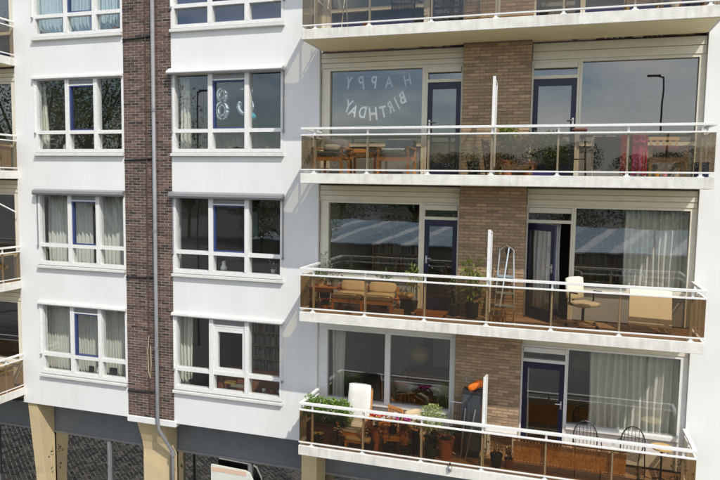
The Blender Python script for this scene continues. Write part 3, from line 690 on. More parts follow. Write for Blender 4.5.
for i, (x, y) in enumerate(((-3.45, 1.9), (-2.55, 1.9))):
    c = thing('dining_chair', ('white shell dining chair behind the living-room mullion', 'white shell dining chair nearest the brick wall inside the lowest living room')[i], 'chair', (x, y, FL['D']), group='white chairs at the dining table')
    sh_ = MB(); NA = 14; prof_ = [(.05, .44), (.21, .44), (.26, .50)]
    for (r_, z_) in prof_+[(.275, .60), (.27, .72)]:
        for q in range(NA+1):
            an = -math.pi*1.08+math.pi*1.16*q/NA; dz = (z_-.50)*(.35+.65*math.sin(math.pi*q/NA))+.50 if z_ > .5 else z_; sh_.v.append((r_*math.cos(an), r_*math.sin(an), dz))
    for a_ in range(4):
        for q in range(NA): i0 = a_*(NA+1)+q; sh_.f.append((i0, i0+1, i0+NA+2, i0+NA+1))
    sh_.build('shell', white_pot, c, smooth=True, solid=.012); MB().rbox(-.2, .2, -.2, .2, .425, .455, r=.012).build('seat', white_pot, c)
    for a in range(4): an = a*math.pi/2+.785; MB().tube([(math.cos(an)*.1, math.sin(an)*.1, .43), (math.cos(an)*.24, math.sin(an)*.24, 0)], .012, 6).build('leg', wood_pale, c)

# ------------------------------------------------------------------ balcony B (second from top)
f = FL['B']+.006
armchair((-4.53, -.55, f), .62, 'wooden armchair with grey pads at the left end of the upper balcony', wood_or, grey_cushion)
tag(MB().rbox(-4.72, -4.40, -.62, -.40, f+.46, f+.60, puff=.35).build('pillow', cloth('mottled_pillow', (.45, .45, .42), .4, 0), smooth=True), 'mottled light grey pillow on the leftmost wooden armchair', 'pillow')
side_table((-3.85, -.55, f), .60, .45, .42, 'slatted orange wood table between the two armchairs of the upper balcony', wood_or)
tag(MB().rbox(-4.08, -3.85, -.62, -.42, f+.422, f+.50, r=.02).build('wooden_box', wood_or), 'orange wooden box on the slatted table of the upper balcony', 'box')
armchair((-3.18, -.55, f), .64, 'wooden armchair under a blue blanket on the upper balcony', wood_or, grey_cushion)
def drape(x0, x1, y0, y1, zt, zf, zb, label, mat, name='blanket', cat='blanket', seed=0, sub=16):
    """cloth over a horizontal line: hangs zf in front (y0) and zb behind (y1)"""
    rn = random.Random(seed); m = MB(); n = sub; prof = [(y0, zf), (y0, zf+(zt-zf)*.5), (y0+.004, zt-.03), ((y0+y1)/2, zt+.006), (y1-.004, zt-.03), (y1, zb+(zt-zb)*.5), (y1, zb)]
    ph = rn.uniform(0, 6)
    for i in range(n+1):
        u = i/n; x = x0+(x1-x0)*u
        for j, (y, z) in enumerate(prof):
            k = abs(j-3)/3; wv = .018*k*math.sin(u*14+ph)+.01*k*math.sin(u*31+ph*2)
            m.v.append((x+.01*k*math.sin(z*20), y+wv*(1 if y < (y0+y1)/2 else -.3), z+.012*math.sin(u*9+ph)*k))
    q = len(prof)
    for i in range(n):
        for j in range(q-1): a = i*q+j; m.f.append((a, a+q, a+q+1, a+1))
    return tag(m.build(name, mat, smooth=True, solid=.006), label, cat)
drape(-3.42, -2.86, -.56, -.22, f+.68, f+.36, f+.3, 'dark blue blanket thrown over the back of the right wooden armchair', cloth('blue_blanket', (.045, .07, .13), .5, 0, 20), seed=2)
drape(-3.44, -2.98, -.80, -.60, f+.50, f+.34, f+.44, 'pale blue crumpled cloth on the seat of the right wooden armchair', cloth('pale_blue_cloth', (.40, .50, .58), .5, 0, 18), seed=4, name='cloth', cat='cloth')
plant((-1.66, -.62, f), 'sparse yellow-green plant in a dark pot left of the upper white divider', .12, .26, dark_pot, [(0, 0, .40, .22, .14, .13)], 130, green_b, .08, .03, seed=6)
fc = thing('folded_chair', 'dark brown folded chair leaning at the upper white divider', 'chair', (-1.36, -.55, f), R_(80))
for x in (-.18, .18): MB().beam((x, 0, 0), (x, .10, .68), .03, .03).build('frame_rail', pbr('dark_brown_wood', (.07, .035, .02), .6), fc)
for i in range(5): MB().obox((0, .01+i*.018, .12+i*.12), (.36, .015, .08), Matrix.Rotation(-.14, 3, 'X')).build('slat', pbr('dark_brown_wood', (.07, .035, .02), .6), fc)
side_table((-.86, -.62, f), .60, .26, .20, 'low pale wood bench under the shrubs on the upper balcony', wood_pale, name='low_bench', cat='bench', slats=3)
cr = thing('crate', 'low purple-blue crate near the front rail of the upper balcony', 'crate', (-.36, -.86, f)); pm = pbr('purple_plastic', (.06, .05, .28), .45)
B(-.18, .18, -.11, .11, 0, .012).build('crate_base', pm, cr); 
for a in ((-.18, .18, -.11, -.10), (-.18, .18, .10, .11), (-.18, -.17, -.10, .10), (.17, .18, -.10, .10)): B(*a, .012, .10).build('crate_side', pm, cr)
plant((-1.05, -.25, f), 'tall yellow-green shrub right of the upper white divider', .13, .30, terra, [(0, -.05, .82, .18, .14, .13), (.05, 0, .55, .22, .15, .16)], 230, green_b, .08, .04, seed=7)
plant((-.62, -.28, f), 'sprawling olive shrub between divider and right door of the upper balcony', .14, .28, terra, [(0, -.1, .58, .34, .18, .22)], 480, green_o, .08, .04, seed=8)
plant((-.22, -.30, f), 'dense green shrub in front of the upper right navy door', .13, .28, dark_pot, [(0, -.1, .58, .26, .18, .24)], 460, green_a, .07, .04, seed=9)
st = thing('bar_stool', 'tall black stool with a red-brown seat in front of the upper right pane', 'stool', (.25, -.72, f))
for sx in (-1, 1):
    for sy in (-1, 1): MB().tube([(sx*.13, sy*.13, 0), (sx*.09, sy*.09, .80)], .014, 6).build('leg', dark_metal, st)
MB().rbox(-.13, .13, -.13, .13, .80, .85, r=.02).build('seat', pbr('red_brown_leather', (.16, .05, .03), .5), st)
MB().tube([(-.115, -.115, .3), (.115, -.115, .3), (.115, .115, .3), (-.115, .115, .3), (-.115, -.115, .3)], .009, 6).build('foot_ring', dark_metal, st)
dr = thing('drying_rack', 'white wire drying rack hung with dark and red laundry', 'rack', (.90, -.78, f))
wm = pbr('white_wire', (.75, .75, .72), .4)
for x in (-.42, .45):
    MB().tube([(x, -.16, 0), (x, .12, .70)], .010, 6).build('leg', wm, dr); MB().tube([(x, .16, 0), (x, -.12, .70)], .010, 6).build('leg', wm, dr)
for y in (-.12, -.04, .04, .12): MB().tube([(-.42, y, .70), (.45, y, .70)], .006, 6).build('wire', wm, dr)
drape(.50, 1.02, -.915, -.885, f+.705, f+.10, f+.3, 'dark navy cloth hanging on the drying rack beside the red towel', cloth('navy_cloth', (.05, .06, .09), .3, .1), name='towel', cat='towel', seed=1)
drape(.93, 1.06, -.945, -.925, f+.70, f+.03, f+.3, 'narrow bright red towel on the drying rack', cloth('red_cloth', (.85, .09, .05), .15, .2), name='towel', cat='towel', seed=2, sub=6)
drape(1.07, 1.12, -.935, -.905, f+.70, f+.03, f+.3, 'narrow olive cloth hanging between red and magenta towels', cloth('olive_cloth', (.24, .16, .06), .2, .2), name='towel', cat='towel', seed=3, sub=6)
mt = bpy.data.materials.new('magenta_striped_towel'); mt.use_nodes = True; n_ = mt.node_tree; p_ = n_.nodes['Principled BSDF']; p_.inputs['Roughness'].default_value = .9
g_ = n_.nodes.new('ShaderNodeNewGeometry'); sx_ = n_.nodes.new('ShaderNodeSeparateXYZ'); ml = n_.nodes.new('ShaderNodeMath'); ml.operation = 'MULTIPLY'; ml.inputs[1].default_value = 4.2; fr_ = n_.nodes.new('ShaderNodeMath'); fr_.operation = 'FRACT'
rr_ = n_.nodes.new('ShaderNodeValToRGB'); rr_.color_ramp.interpolation = 'CONSTANT'; cols = [(0, (.72, .04, .16)), (.2, (.78, .14, .50)), (.38, (.92, .07, .18)), (.5, (.85, .55, .65)), (.56, (.85, .05, .13)), (.8, (.55, .06, .36))]
while len(rr_.color_ramp.elements) < len(cols): rr_.color_ramp.elements.new(.5)
for i, (q, c) in enumerate(cols): rr_.color_ramp.elements[i].position = q; rr_.color_ramp.elements[i].color = (*c, 1)
for a, b in ((g_.outputs['Position'], sx_.inputs[0]), (sx_.outputs[0], ml.inputs[0]), (ml.outputs[0], fr_.inputs[0]), (fr_.outputs[0], rr_.inputs[0]), (rr_.outputs[0], p_.inputs['Base Color'])): n_.links.new(a, b)
drape(1.12, 1.36, -.975, -.945, f+.71, f+.03, f+.3, 'magenta striped towel hanging at the right end of the drying rack', mt, name='towel', cat='towel', seed=5)
armchair((1.72, -.50, f), .60, 'pale pine armchair with a dark cushion at the right end of the upper balcony', wood_pale, cloth('charcoal_cushion', (.07, .065, .07), .3, 0), back=.70, arm=.52, backpad=False)
tag(MB().rbox(1.50, 1.92, -.52, -.38, f+.44, f+.56, puff=.3).build('pillow', cloth('maroon_pillow', (.16, .06, .05), .3, 0), smooth=True), 'maroon bolster pillow lying on the pale pine armchair', 'pillow')
bx = thing('storage_box', 'small dark blue box in the right corner of the upper balcony', 'box', (2.24, -.85, f)); bm_ = pbr('dark_blue_plastic', (.02, .03, .12), .5)
B(-.10, .10, -.10, .10, 0, .22).build('box_body', bm_, bx, bev=.01); B(-.11, .11, -.11, .11, .222, .25).build('lid', bm_, bx, bev=.006)
for i, (x, y, c, lb) in enumerate(((1.54, -.93, (.80, .38, .05), 'small orange cup at the foot of the pale pine chair'), (1.66, -.95, (.80, .35, .38), 'small pink cup at the foot of the pale pine chair'), (1.84, -.93, (.62, .58, .48), 'small beige bowl at the foot of the pale pine chair'))):
    tag(MB().lathe([(.035, 0), (.05, .09), (.052, .095), (.045, .095), (.03, .01)], (x, y, f), 14).build(('cup', 'cup', 'bowl')[i], pbr('cup_%d' % i, c, .5)), lb, ('cup', 'cup', 'bowl')[i])

# ------------------------------------------------------------------ balcony C (third from top)
f = FL['C']+.006
side_table((-4.66, -.58, f), .54, .50, .46, 'terracotta-red plant table in the left corner of the middle balcony', terra, name='plant_table', slats=1)
plant((-4.76, -.58, f+.462), 'leafy plant in a beige pot on the terracotta-red table', .085, .15, pbr('beige_pot', (.55, .45, .28), .7), [(0, 0, .24, .15, .13, .10)], 70, green_a, .08, .03, seed=11)
plant((-4.47, -.52, f+.462), 'dark green plant in a grey pot on the terracotta-red table', .09, .13, pbr('grey_pot', (.25, .25, .23), .7), [(0, 0, .24, .16, .12, .11)], 70, green_d, .09, .03, seed=12)
plant((-4.80, -.20, f), 'tall grey-green feathery plant against the wall behind the terracotta-red table', .12, .3, dark_pot, [(0, 0, .95, .12, .09, .18), (0, 0, .65, .14, .1, .2)], 60, pbr('grey_green_leaf', (.13, .16, .12), .6, island=.4), .09, .02, seed=13)
plant((-4.80, -.88, f), 'green plant in front of the terracotta-red table, by the left post', .09, .16, dark_pot, [(0, 0, .26, .12, .09, .12)], 60, green_b, .08, .03, seed=14)
plant((-4.55, -.86, f), 'orange-red flowering plant in front of the terracotta-red table', .08, .12, terra, [(0, 0, .19, .11, .08, .07)], 40, green_d, .06, .03, flowers=[(orangef, 16, .035)], seed=15)
so_ = thing('garden_sofa', 'teak garden sofa with tan cushions on the middle balcony', 'sofa', (-3.79, -.52, f))
for x in (-.62, 0, .62):
    for y in (-.28, .26): B(x-.025, x+.025, y-.025, y+.025, 0, .26 if y < 0 else .48).build('leg', wood_or, so_)
B(-.65, .65, -.31, -.27, .19, .26).build('front_rail', wood_or, so_); B(-.65, .65, .24, .28, .42, .48).build('back_rail', wood_or, so_)
for i in range(6): y = -.24+i*.085; B(-.64, .64, y, y+.06, .24, .258).build('seat_slat', wood_or, so_)
for sx in (-1, 1):
    MB().rbox(sx*.31-.30, sx*.31+.30, -.33, .18, .262, .37, puff=.18).build('seat_cushion', tan_cushion, so_, smooth=True)
    o = MB().rbox(-.29, .29, -.05, .05, 0, .22, puff=.25).build('back_cushion', tan_cushion, so_, smooth=True); o.location = (sx*.31, .17, .36); o.rotation_euler = (-.25, 0, 0)
plant((-4.02, -.93, f), 'spiky dark grass in a black pot in front of the garden sofa', .07, .13, dark_pot, [(0, 0, .22, .09, .06, .12)], 50, green_d, .16, .012, seed=16)
bp = thing('bowl_planter', 'tan bowl planter on a dark pedestal right of the garden sofa', 'planter', (-2.93, -.60, f))
MB().lathe([(.13, 0), (.11, .05), (.10, .28), (.13, .30)], n=18).build('pedestal', dark_pot, bp); MB().lathe([(.09, .302), (.16, .36), (.175, .42), (.155, .42), (.12, .37)], n=20).build('bowl', pbr('tan_ceramic', (.50, .34, .16), .6, var=.2), bp, smooth=True)
MB().foliage((0, 0, .44), (.12, .1, .04), 50, .05, .025, rnd=random.Random(3)).build('foliage', green_d, bp)
plant((-2.84, -.28, f), 'upright bright green plant behind the tan bowl planter', .10, .22, dark_pot, [(0, 0, .72, .14, .10, .22)], 90, green_b, .11, .035, seed=17)
plant((-3.5, -.12, f), 'dark leafy plant against the window behind the garden sofa', .10, .3, dark_pot, [(0, 0, .62, .16, .08, .2)], 60, green_d, .09, .035, seed=18)
tag(MB().rbox(-3.10, -2.90, -.95, -.82, f, f+.14, r=.01).build('cardboard_box', pbr('cardboard', (.45, .32, .18), .8)), 'small tan cardboard box in front of the bowl planter', 'box')
side_table((-2.37, -.80, f), .62, .24, .14, 'low orange wood step in front of the middle left door', wood_or, name='low_step', cat='step', slats=3)
plant((-1.62, -.42, f), 'big-leaved bright green plant in a tall dark pot left of the middle divider', .13, .28, dark_pot, [(0, 0, .95, .20, .16, .16), (.03, 0, .68, .15, .12, .16), (0, 0, .45, .14, .12, .12)], 44, green_b, .20, .06, seed=19, r2=.12)
plant((-1.98, -.42, f), 'bushy yellow-green plant beside the middle left navy door', .12, .24, dark_pot, [(0, 0, .60, .19, .14, .14)], 150, green_o, .06, .03, seed=20)
ld = thing('step_ladder', 'aluminium step ladder leaning at the brick wall of the middle balcony', 'ladder', (-1.0, -.30, f))
for sx in (-1, 1): MB().tube([(sx*.20, -.18, 0), (sx*.15, 0, 1.0), (sx*.13, .06, 1.35)], .014, 6).build('side_rail', steel, ld); MB().tube([(sx*.18, .20, 0), (sx*.14, .06, .95)], .012, 6).build('rear_leg', steel, ld)
MB().tube([(-.13, .06, 1.35), (0, .065, 1.44), (.13, .06, 1.35)], .013, 6).build('top_bow', steel, ld)
for z, d in ((.28, -.12), (.52, -.08), (.76, -.03)): B(-.18, .18, d-.06, d+.06, z-.012, z+.012).build('step', pbr('grey_blue_tread', (.30, .36, .42), .6), ld)
B(-.15, .15, -.06, .12, .82, .85).build('tray', pbr('grey_blue_tread', (.30, .36, .42), .6), ld)
br = thing('broom', 'broom with a pale blue handle leaning on the step ladder', 'broom', (-1.08, -.70, f+.0)); MB().tube([(0, 0, .12), (.14, .18, 1.42)], .013, 8).build('handle', pbr('pale_blue_handle', (.62, .70, .78), .4), br)
MB().prism([(-.03, 0), (.03, 0), (.02, .12), (-.02, .12)], -.13, .13).build('bristles', pbr('yellow_bristle', (.55, .40, .10), .9), br)
tag(MB().rbox(-1.02, -.90, -.38, -.26, f+1.28, f+1.40, r=.04).build('bird_feeder', dark_pot), 'dark round item hooked on top of the step ladder', 'lantern')
for i, x in enumerate((-1.10, -.86)):
    t = thing('folding_stool', ('pale wood folding stool below the broom, left one', 'pale wood folding stool below the broom, right one')[i], 'stool', (x, -.88, f), .1*i, group='folding stools')
    for sx in (-1, 1):
        MB().beam((sx*.09, -.10, 0), (sx*.09, .10, .28), .018, .018).build('leg', wood_pale, t); MB().beam((sx*.07, .10, 0), (sx*.07, -.10, .28), .018, .018).build('leg', wood_pale, t)
    for j in range(4): B(-.10, .10, -.10+j*.052, -.06+j*.052, .28, .295).build('seat_slat', wood_pale, t)
oc = thing('office_chair', 'cream office swivel chair beside the open navy door', 'chair', (.45, -.58, f), R_(42)); ocm = cloth('cream_upholstery', (.74, .70, .58), .15, 0)
MB().rbox(-.23, .23, -.22, .22, .40, .48, puff=.2).build('seat', ocm, oc, smooth=True)
o = MB().rbox(-.21, .21, -.035, .035, 0, .42, puff=.2).build('backrest', ocm, oc, smooth=True); o.location = (0, .22, .50); o.rotation_euler = (-.12, 0, 0)
MB().tube([(0, .20, .40), (0, .27, .46), (0, .26, .7)], .018, 6).build('back_strut', dark_metal, oc); MB().tube([(0, 0, .10), (0, 0, .40)], .025, 8).build('gas_lift', dark_metal, oc)
for sx in (-1, 1): MB().tube([(sx*.22, .05, .42), (sx*.29, .05, .48), (sx*.29, .05, .66), (sx*.29, -.14, .67)], .016, 6).build('armrest', dark_metal, oc)
for i in range(5):
    a = i*2*math.pi/5; MB().tube([(0, 0, .11), (math.cos(a)*.29, math.sin(a)*.29, .075)], [.022, .014], 6).build('base_spoke', wood_pale, oc)
    MB().tube([(math.cos(a)*.29-.015, math.sin(a)*.29, .033), (math.cos(a)*.29+.015, math.sin(a)*.29, .033)], .033, 10).build('castor', dark_metal, oc)
ft = thing('folded_table', 'white folding table tipped on its edge at the right of the middle balcony', 'table', (1.58, -.62, f)); 
o = MB().rbox(-.36, .36, -.018, .018, 0, .74, r=.012).build('table_top', pbr('ivory_laminate', (.72, .66, .52), .5), ft); o.location = (0, -.12, .13); o.rotation_euler = (-R_(33), R_(3), 0)
for zz in (.03, .71):
    e_ = B(-.35, .35, .0, .05, zz-.015, zz+.015).build('apron', pbr('ivory_laminate', (.72, .66, .52), .5), ft); e_.location = o.location; e_.rotation_euler = o.rotation_euler
for sx in (-.30, .32):
    MB().tube([(sx, -.02, 0), (sx+.04, .34, .42)], .013, 6).build('leg', steel, ft); MB().tube([(sx+.04, .34, 0), (sx, .16, .34)], .013, 6).build('leg', steel, ft)
MB().tube([(-.30, -.02, .02), (.32, -.02, .02)], .012, 6).build('brace', steel, ft)

# ------------------------------------------------------------------ balcony D (lowest)
f = FL['D']+.006
hp = thing('hedge_planter', 'green box hedge in a long planter at the left end of the lowest balcony', 'planter', (-4.52, -.72, f))
B(-.42, .42, -.16, .16, 0, .40).build('trough', pbr('brown_trough', (.10, .06, .04), .7), hp, bev=.01)
rnh = random.Random(5); hm = MB()
for i in range(8): hm.foliage((-.42+i*.12, rnh.uniform(-.04, .04), .66+rnh.uniform(-.04, .08)), (.14, .19, .23), 420, .055, .036, rnd=rnh, shell=.75)
hm.build('foliage', leafmat('hedge_leaf', (.06, .14, .02), (.22, .36, .05)), hp)
plant((-4.62, -.98, f), 'small pale yellow flowering plant at the foot of the hedge planter', .08, .10, dark_pot, [(0, 0, .18, .13, .05, .08)], 40, green_d, .05, .03, flowers=[(yellowf, 16, .04)], seed=22)
plant((-4.20, -.98, f), 'small cream flowering plant between hedge planter and white lounge chair', .07, .10, dark_pot, [(0, 0, .30, .10, .04, .14)], 40, green_d, .05, .03, flowers=[(whitef, 10, .035)], seed=23)
lc = thing('lounge_chair', 'high-backed lounge chair with a long white cushion on the lowest balcony', 'chair', (-3.96, -.50, f))
for sx in (-1, 1):
    for yy, zz in ((-.36, .48), (.22, .48)): B(sx*.28-.02, sx*.28+.02, yy-.02, yy+.02, 0, zz).build('leg', wood_or, lc)
    B(sx*.28-.03, sx*.28+.03, -.42, .28, .48, .505).build('armrest', wood_or, lc); MB().beam((sx*.25, .18, .25), (sx*.25, .34, 1.05), .03, .04).build('back_post', wood_or, lc)
B(-.26, .26, -.40, -.36, .22, .30).build('front_rail', wood_or, lc)
for i in range(6): B(-.26, .26, -.34+i*.09, -.28+i*.09, .28, .30).build('seat_slat', wood_or, lc)
MB().rbox(-.25, .25, -.40, .16, .302, .39, puff=.15).build('seat_cushion', white_cushion, lc, smooth=True)
o = MB().rbox(-.25, .25, -.045, .045, 0, .80, puff=.12).build('back_cushion', white_cushion, lc, smooth=True); o.location = (0, .13, .37); o.rotation_euler = (-.18, 0, 0)
side_table((-3.02, -.80, f), .50, .30, .36, 'small orange slatted folding table behind the lowest glass', wood_or, rz=R_(12), slats=4)
fs = thing('footstool', 'tan cushioned footstool in front of the white lounge chair', 'stool', (-3.78, -.93, f))
for sx in (-1, 1):
    for sy in (-1, 1): B(sx*.24-.018, sx*.24+.018, sy*.07-.018, sy*.07+.018, 0, .16).build('leg', wood_or, fs)
B(-.27, .27, -.1, .1, .16, .19).build('frame', wood_or, fs); MB().rbox(-.27, .27, -.1, .1, .192, .26, puff=.2).build('cushion', tan_cushion, fs, smooth=True)
armchair((-3.30, -.52, f), .52, 'orange teak chair right of the white lounge chair', wood_or, None, back=.72, d=.5, rz=R_(-30), arm=.52)
armchair((-2.66, -.45, f), .50, 'orange teak chair turned sideways below the magenta flowers', wood_or, tan_cushion, back=.66, d=.5, rz=R_(50), arm=.48)
tag(MB().lathe([(.02, 0), (.13, .01), (.16, .06), (.13, .10), (.02, .11)], (-3.35, -.45, f+.36)).build('cushion', pbr('orange_fabric', (.62, .28, .06), .9, var=.2), smooth=True), 'round orange cushion on the teak chair beside the lounge chair', 'cushion')
for i, (x, y, r, h_) in enumerate(((-3.55, -.93, .13, .20), (-3.12, -.93, .15, .24), (-2.78, -.95, .12, .22))):
    plant((x, y, f), ('black pot with low dark foliage, leftmost on the lowest balcony floor', 'black pot with low dark foliage, middle of three on the lowest balcony floor', 'black pot with low dark foliage, rightmost, below the green bush')[i], r, h_, dark_pot, [(0, 0, h_+.05, r, r*.5, .06)], 40, green_d, .07, .03, seed=50+i, group='black pots on the lowest balcony')
for i, (x, fm, lb) in enumerate(((-3.42, redf, 'red and white flowering pot plant, first right of the lounge chair'), (-3.10, whitef, 'white flowering pot plant left of the magenta flowers'), (-2.86, magenta, 'bright magenta flowering plant behind the lowest rail'), (-2.62, whitef, 'white flowering plant between magenta flowers and green bush'))):
    plant((x, -.86+.1*(i % 2), f), lb, .08, .5, (terra, dark_pot, terra, dark_pot)[i], [(0, 0, .68, .15, .10, .10)], 70, green_d, .05, .03, flowers=[(fm, 30, .045)], seed=60+i, r2=.07, group='flowers along the lowest rail')
plant((-2.34, -.55, f), 'round light green bush in a dark pot left of the terracotta pot', .15, .38, dark_pot, [(0, 0, .72, .24, .2, .26)], 800, leafmat('lime_leaf', (.22, .32, .08), (.48, .55, .22)), .06, .025, seed=70)
plant((-2.02, -.75, f), 'terracotta urn with a low plant left of the black cabinet', .17, .42, terra, [(0, 0, .50, .14, .12, .08)], 60, green_d, .07, .03, seed=71)
plant((-2.28, -.95, f), 'dark bushy plant in a green pot in front of the lime bush', .12, .26, pbr('green_pot', (.03, .06, .04), .5), [(0, 0, .36, .16, .06, .12)], 80, green_d, .07, .03, seed=72)
cb = thing('cabinet', 'tall black cabinet at the left side of the lowest divider', 'cabinet', (-1.56, -.42, f)); cbm = pbr('black_cabinet', (.03, .032, .036), .5, var=.2)
B(-.18, .18, -.16, .16, .04, 1.30).build('cabinet_body', cbm, cb); B(-.19, .19, -.17, .17, 1.30, 1.325).build('cabinet_top', cbm, cb)
for j in (0, 1): B(-.175+j*.177, -.002+j*.177, -.178, -.16, .06, 1.28).build('cabinet_door', pbr('grey_cabinet_door', (.06, .065, .07), .45), cb)
ob = MB().rbox(-.17, .17, -.06, .06, -.07, .07, puff=.4); oo = ob.build('orange_bag', pbr('orange_plastic', (.85, .20, .02), .45, bump=.6, bscale=18), smooth=True); oo.location = (-1.50, -.42, f+1.43); oo.rotation_euler = (0, R_(-30), .2); tag(oo, 'bright orange bag lying on the black cabinet', 'bag')
wr = MB(); rw = random.Random(9)
for i in range(7):
    c = Vector((-1.62+rw.uniform(-.08, .12), -.40, f+1.52+rw.uniform(-.03, .12))); wr.tube(ring(c, rw.uniform(.04, .09), 0, n=12, a0=rw.uniform(0, 3), a1=rw.uniform(4, 7)), .004, 5)
tag(wr.build('wire_coil', pbr('galvanised', (.5, .5, .48), .4, .6)), 'tangle of thin wire behind the orange bag', 'wire')
mc = thing('metal_chair', 'silver folding chair between terracotta urn and black cabinet', 'chair', (-1.88, -.40, f))
for sx in (-1, 1): MB().tube([(sx*.15, -.2, 0), (sx*.15, .12, .5), (sx*.14, .16, .98)], .011, 6).build('leg', steel, mc); MB().tube([(sx*.15, .2, 0), (sx*.15, -.14, .48)], .011, 6).build('leg', steel, mc)
MB().tube([(-.14, .16, .98), (.14, .16, .98)], .011, 6).build('top_bar', steel, mc); B(-.15, .15, -.16, .12, .47, .485).build('seat', dark_metal, mc)
for j in range(6): x = -.12+j*.048; MB().tube([(x, .13, .55), (x, .16, .97)], .005, 5).build('back_wire', steel, mc)
for i, (a, b) in enumerate((((-1.72, -.72, 0), (-1.66, -.66, 1.02)), ((-1.62, -.80, 0), (-1.46, -.66, 1.02)))):
    tag(MB().tube([(a[0], a[1], f), (b[0], b[1], f+b[2])], .012, 6).build('metal_pole', steel), ('upright silver pole leaning on the black cabinet', 'slanting silver pole leaning on the black cabinet')[i], 'pole')
sh = thing('wall_bench', 'white slab bench against the brick wall right of the lowest divider', 'bench', (-.96, -.16, f)); B(-.33, .28, -.14, .14, .44, .50).build('seat', white_paint, sh, bev=.008)
for x in (-.27, .22): B(x-.03, x+.03, -.12, .12, 0, .44).build('leg', white_paint, sh)
plant((-1.02, -.82, f), 'straggly yellow-green plant in a wire cage right of the lowest divider', .12, .25, dark_pot, [(0, 0, .45, .16, .10, .2)], 80, green_o, .07, .02, seed=73)
plant((-.78, -.78, f), 'pale dry-leaved plant below the white bench', .09, .18, terra, [(0, 0, .30, .12, .08, .12)], 50, pbr('dry_leaf', (.55, .45, .22), .7, island=.3), .07, .025, seed=74)
wc = thing('wicker_screen', 'long orange wicker screen tied behind the lowest balcony glass', 'screen', (.28, -.99, f)); wkm = pbr('orange_wicker', (.80, .42, .12), .7, island=[(.62, .29, .07), (.90, .52, .17), (.80, .42, .12), (.70, .34, .09)])
ws = MB(); rk = random.Random(4)
for i in range(66):
    x = -.98+i*.03
    for j in range(9): ws.box(x+.001, x+.028, -.006+rk.uniform(-.004, .004), .006, .24+j*.042+(.021 if i % 2 else 0), .28+j*.042+(.021 if i % 2 else 0))
ws.build('weave', wkm, wc, kind='stuff')
for z in (.22, .66): MB().tube([(-1.0, .012, z), (1.0, .012, z)], .012, 6).build('edge_rod', wood_or, wc)
def metal_armchair(loc, rz, label):
    t = thing('wire_chair', label, 'chair', loc, rz, 'black metal chairs'); w2 = .22
    arch = [(-w2, .2, .45)]+[(-w2*math.cos(a)*1.0, .2+.06*math.sin(a), .62+.30*math.sin(a)) for a in [i*math.pi/10 for i in range(11)]]+[(w2, .2, .45)]
    MB().tube(arch, .012, 6).build('back_bow', dark_metal, t)
    for j in range(6):
        x = -.17+j*.068; MB().tube([(x, .2, .45), (x*.95, .24, .62+.28*math.sqrt(max(0, 1-(x/w2)**2)))], .005, 5).build('back_wire', dark_metal, t)
    for z in (.62, .75): MB().tube([(-w2, .215, z), (w2, .215, z)], .006, 5).build('cross_wire', dark_metal, t)
    for sx in (-1, 1):
        MB().tube([(sx*w2, .2, .45), (sx*.23, .24, 0)], .011, 6).build('leg', dark_metal, t); MB().tube([(sx*w2, -.2, .45), (sx*.23, -.23, 0)], .011, 6).build('leg', dark_metal, t)
        MB().tube([(sx*w2, .2, .66), (sx*.25, -.05, .66), (sx*.24, -.2, .60), (sx*w2, -.2, .45)], .010, 6).build('armrest', dark_metal, t)
    for j in range(8): MB().tube([(-w2, -.2+j*.055, .45), (w2, -.2+j*.055, .45)], .006, 5).build('seat_wire', dark_metal, t)
    return t
metal_armchair((.62, -.55, f), R_(6), 'black wire chair in front of the door edge, left of two on lowest balcony'); metal_armchair((1.37, -.55, f), R_(-22), 'black wire chair turned aside, right of two on lowest balcony')
tt = thing('round_table', 'small black bistro table with a round tan top in the lowest right corner', 'table', (1.92, -.55, f)); MB().lathe([(.19, .66), (.20, .67), (.20, .69), (.01, .692)], n=24).build('table_top', pbr('tan_tray', (.60, .40, .16), .6, var=.2), tt)
MB().tube([(0, 0, .03), (0, 0, .66)], .018, 8).build('pedestal', dark_metal, tt)
for i in range(3): a = i*2.094; MB().tube([(0, 0, .10), (math.cos(a)*.2, math.sin(a)*.2, .01)], .012, 6).build('foot', dark_metal, tt)
plant((2.16, -.86, f), 'dark straggly plant in the lowest right balcony corner', .09, .2, dark_pot, [(0, 0, .42, .12, .10, .2)], 50, green_d, .08, .02, seed=75)
plant((1.55, -.95, f), 'wiry dark plant hanging behind the lowest glass near the bistro table', .08, .16, dark_pot, [(0, 0, .30, .2, .06, .14)], 60, green_o, .06, .02, seed=76)
hl = thing('clip_lamp', 'small silver lamp clipped to the bottom rail of the lowest balcony', 'lamp', (-1.86, -1.14, S['D']+.16)); MB().lathe([(.01, -.05), (.045, -.03), (.05, .04), (.02, .07)], n=12).build('lamp_shade', steel, hl, smooth=True); B(-.012, .012, -.01, .03, .07, .12).build('clip', dark_metal, hl)

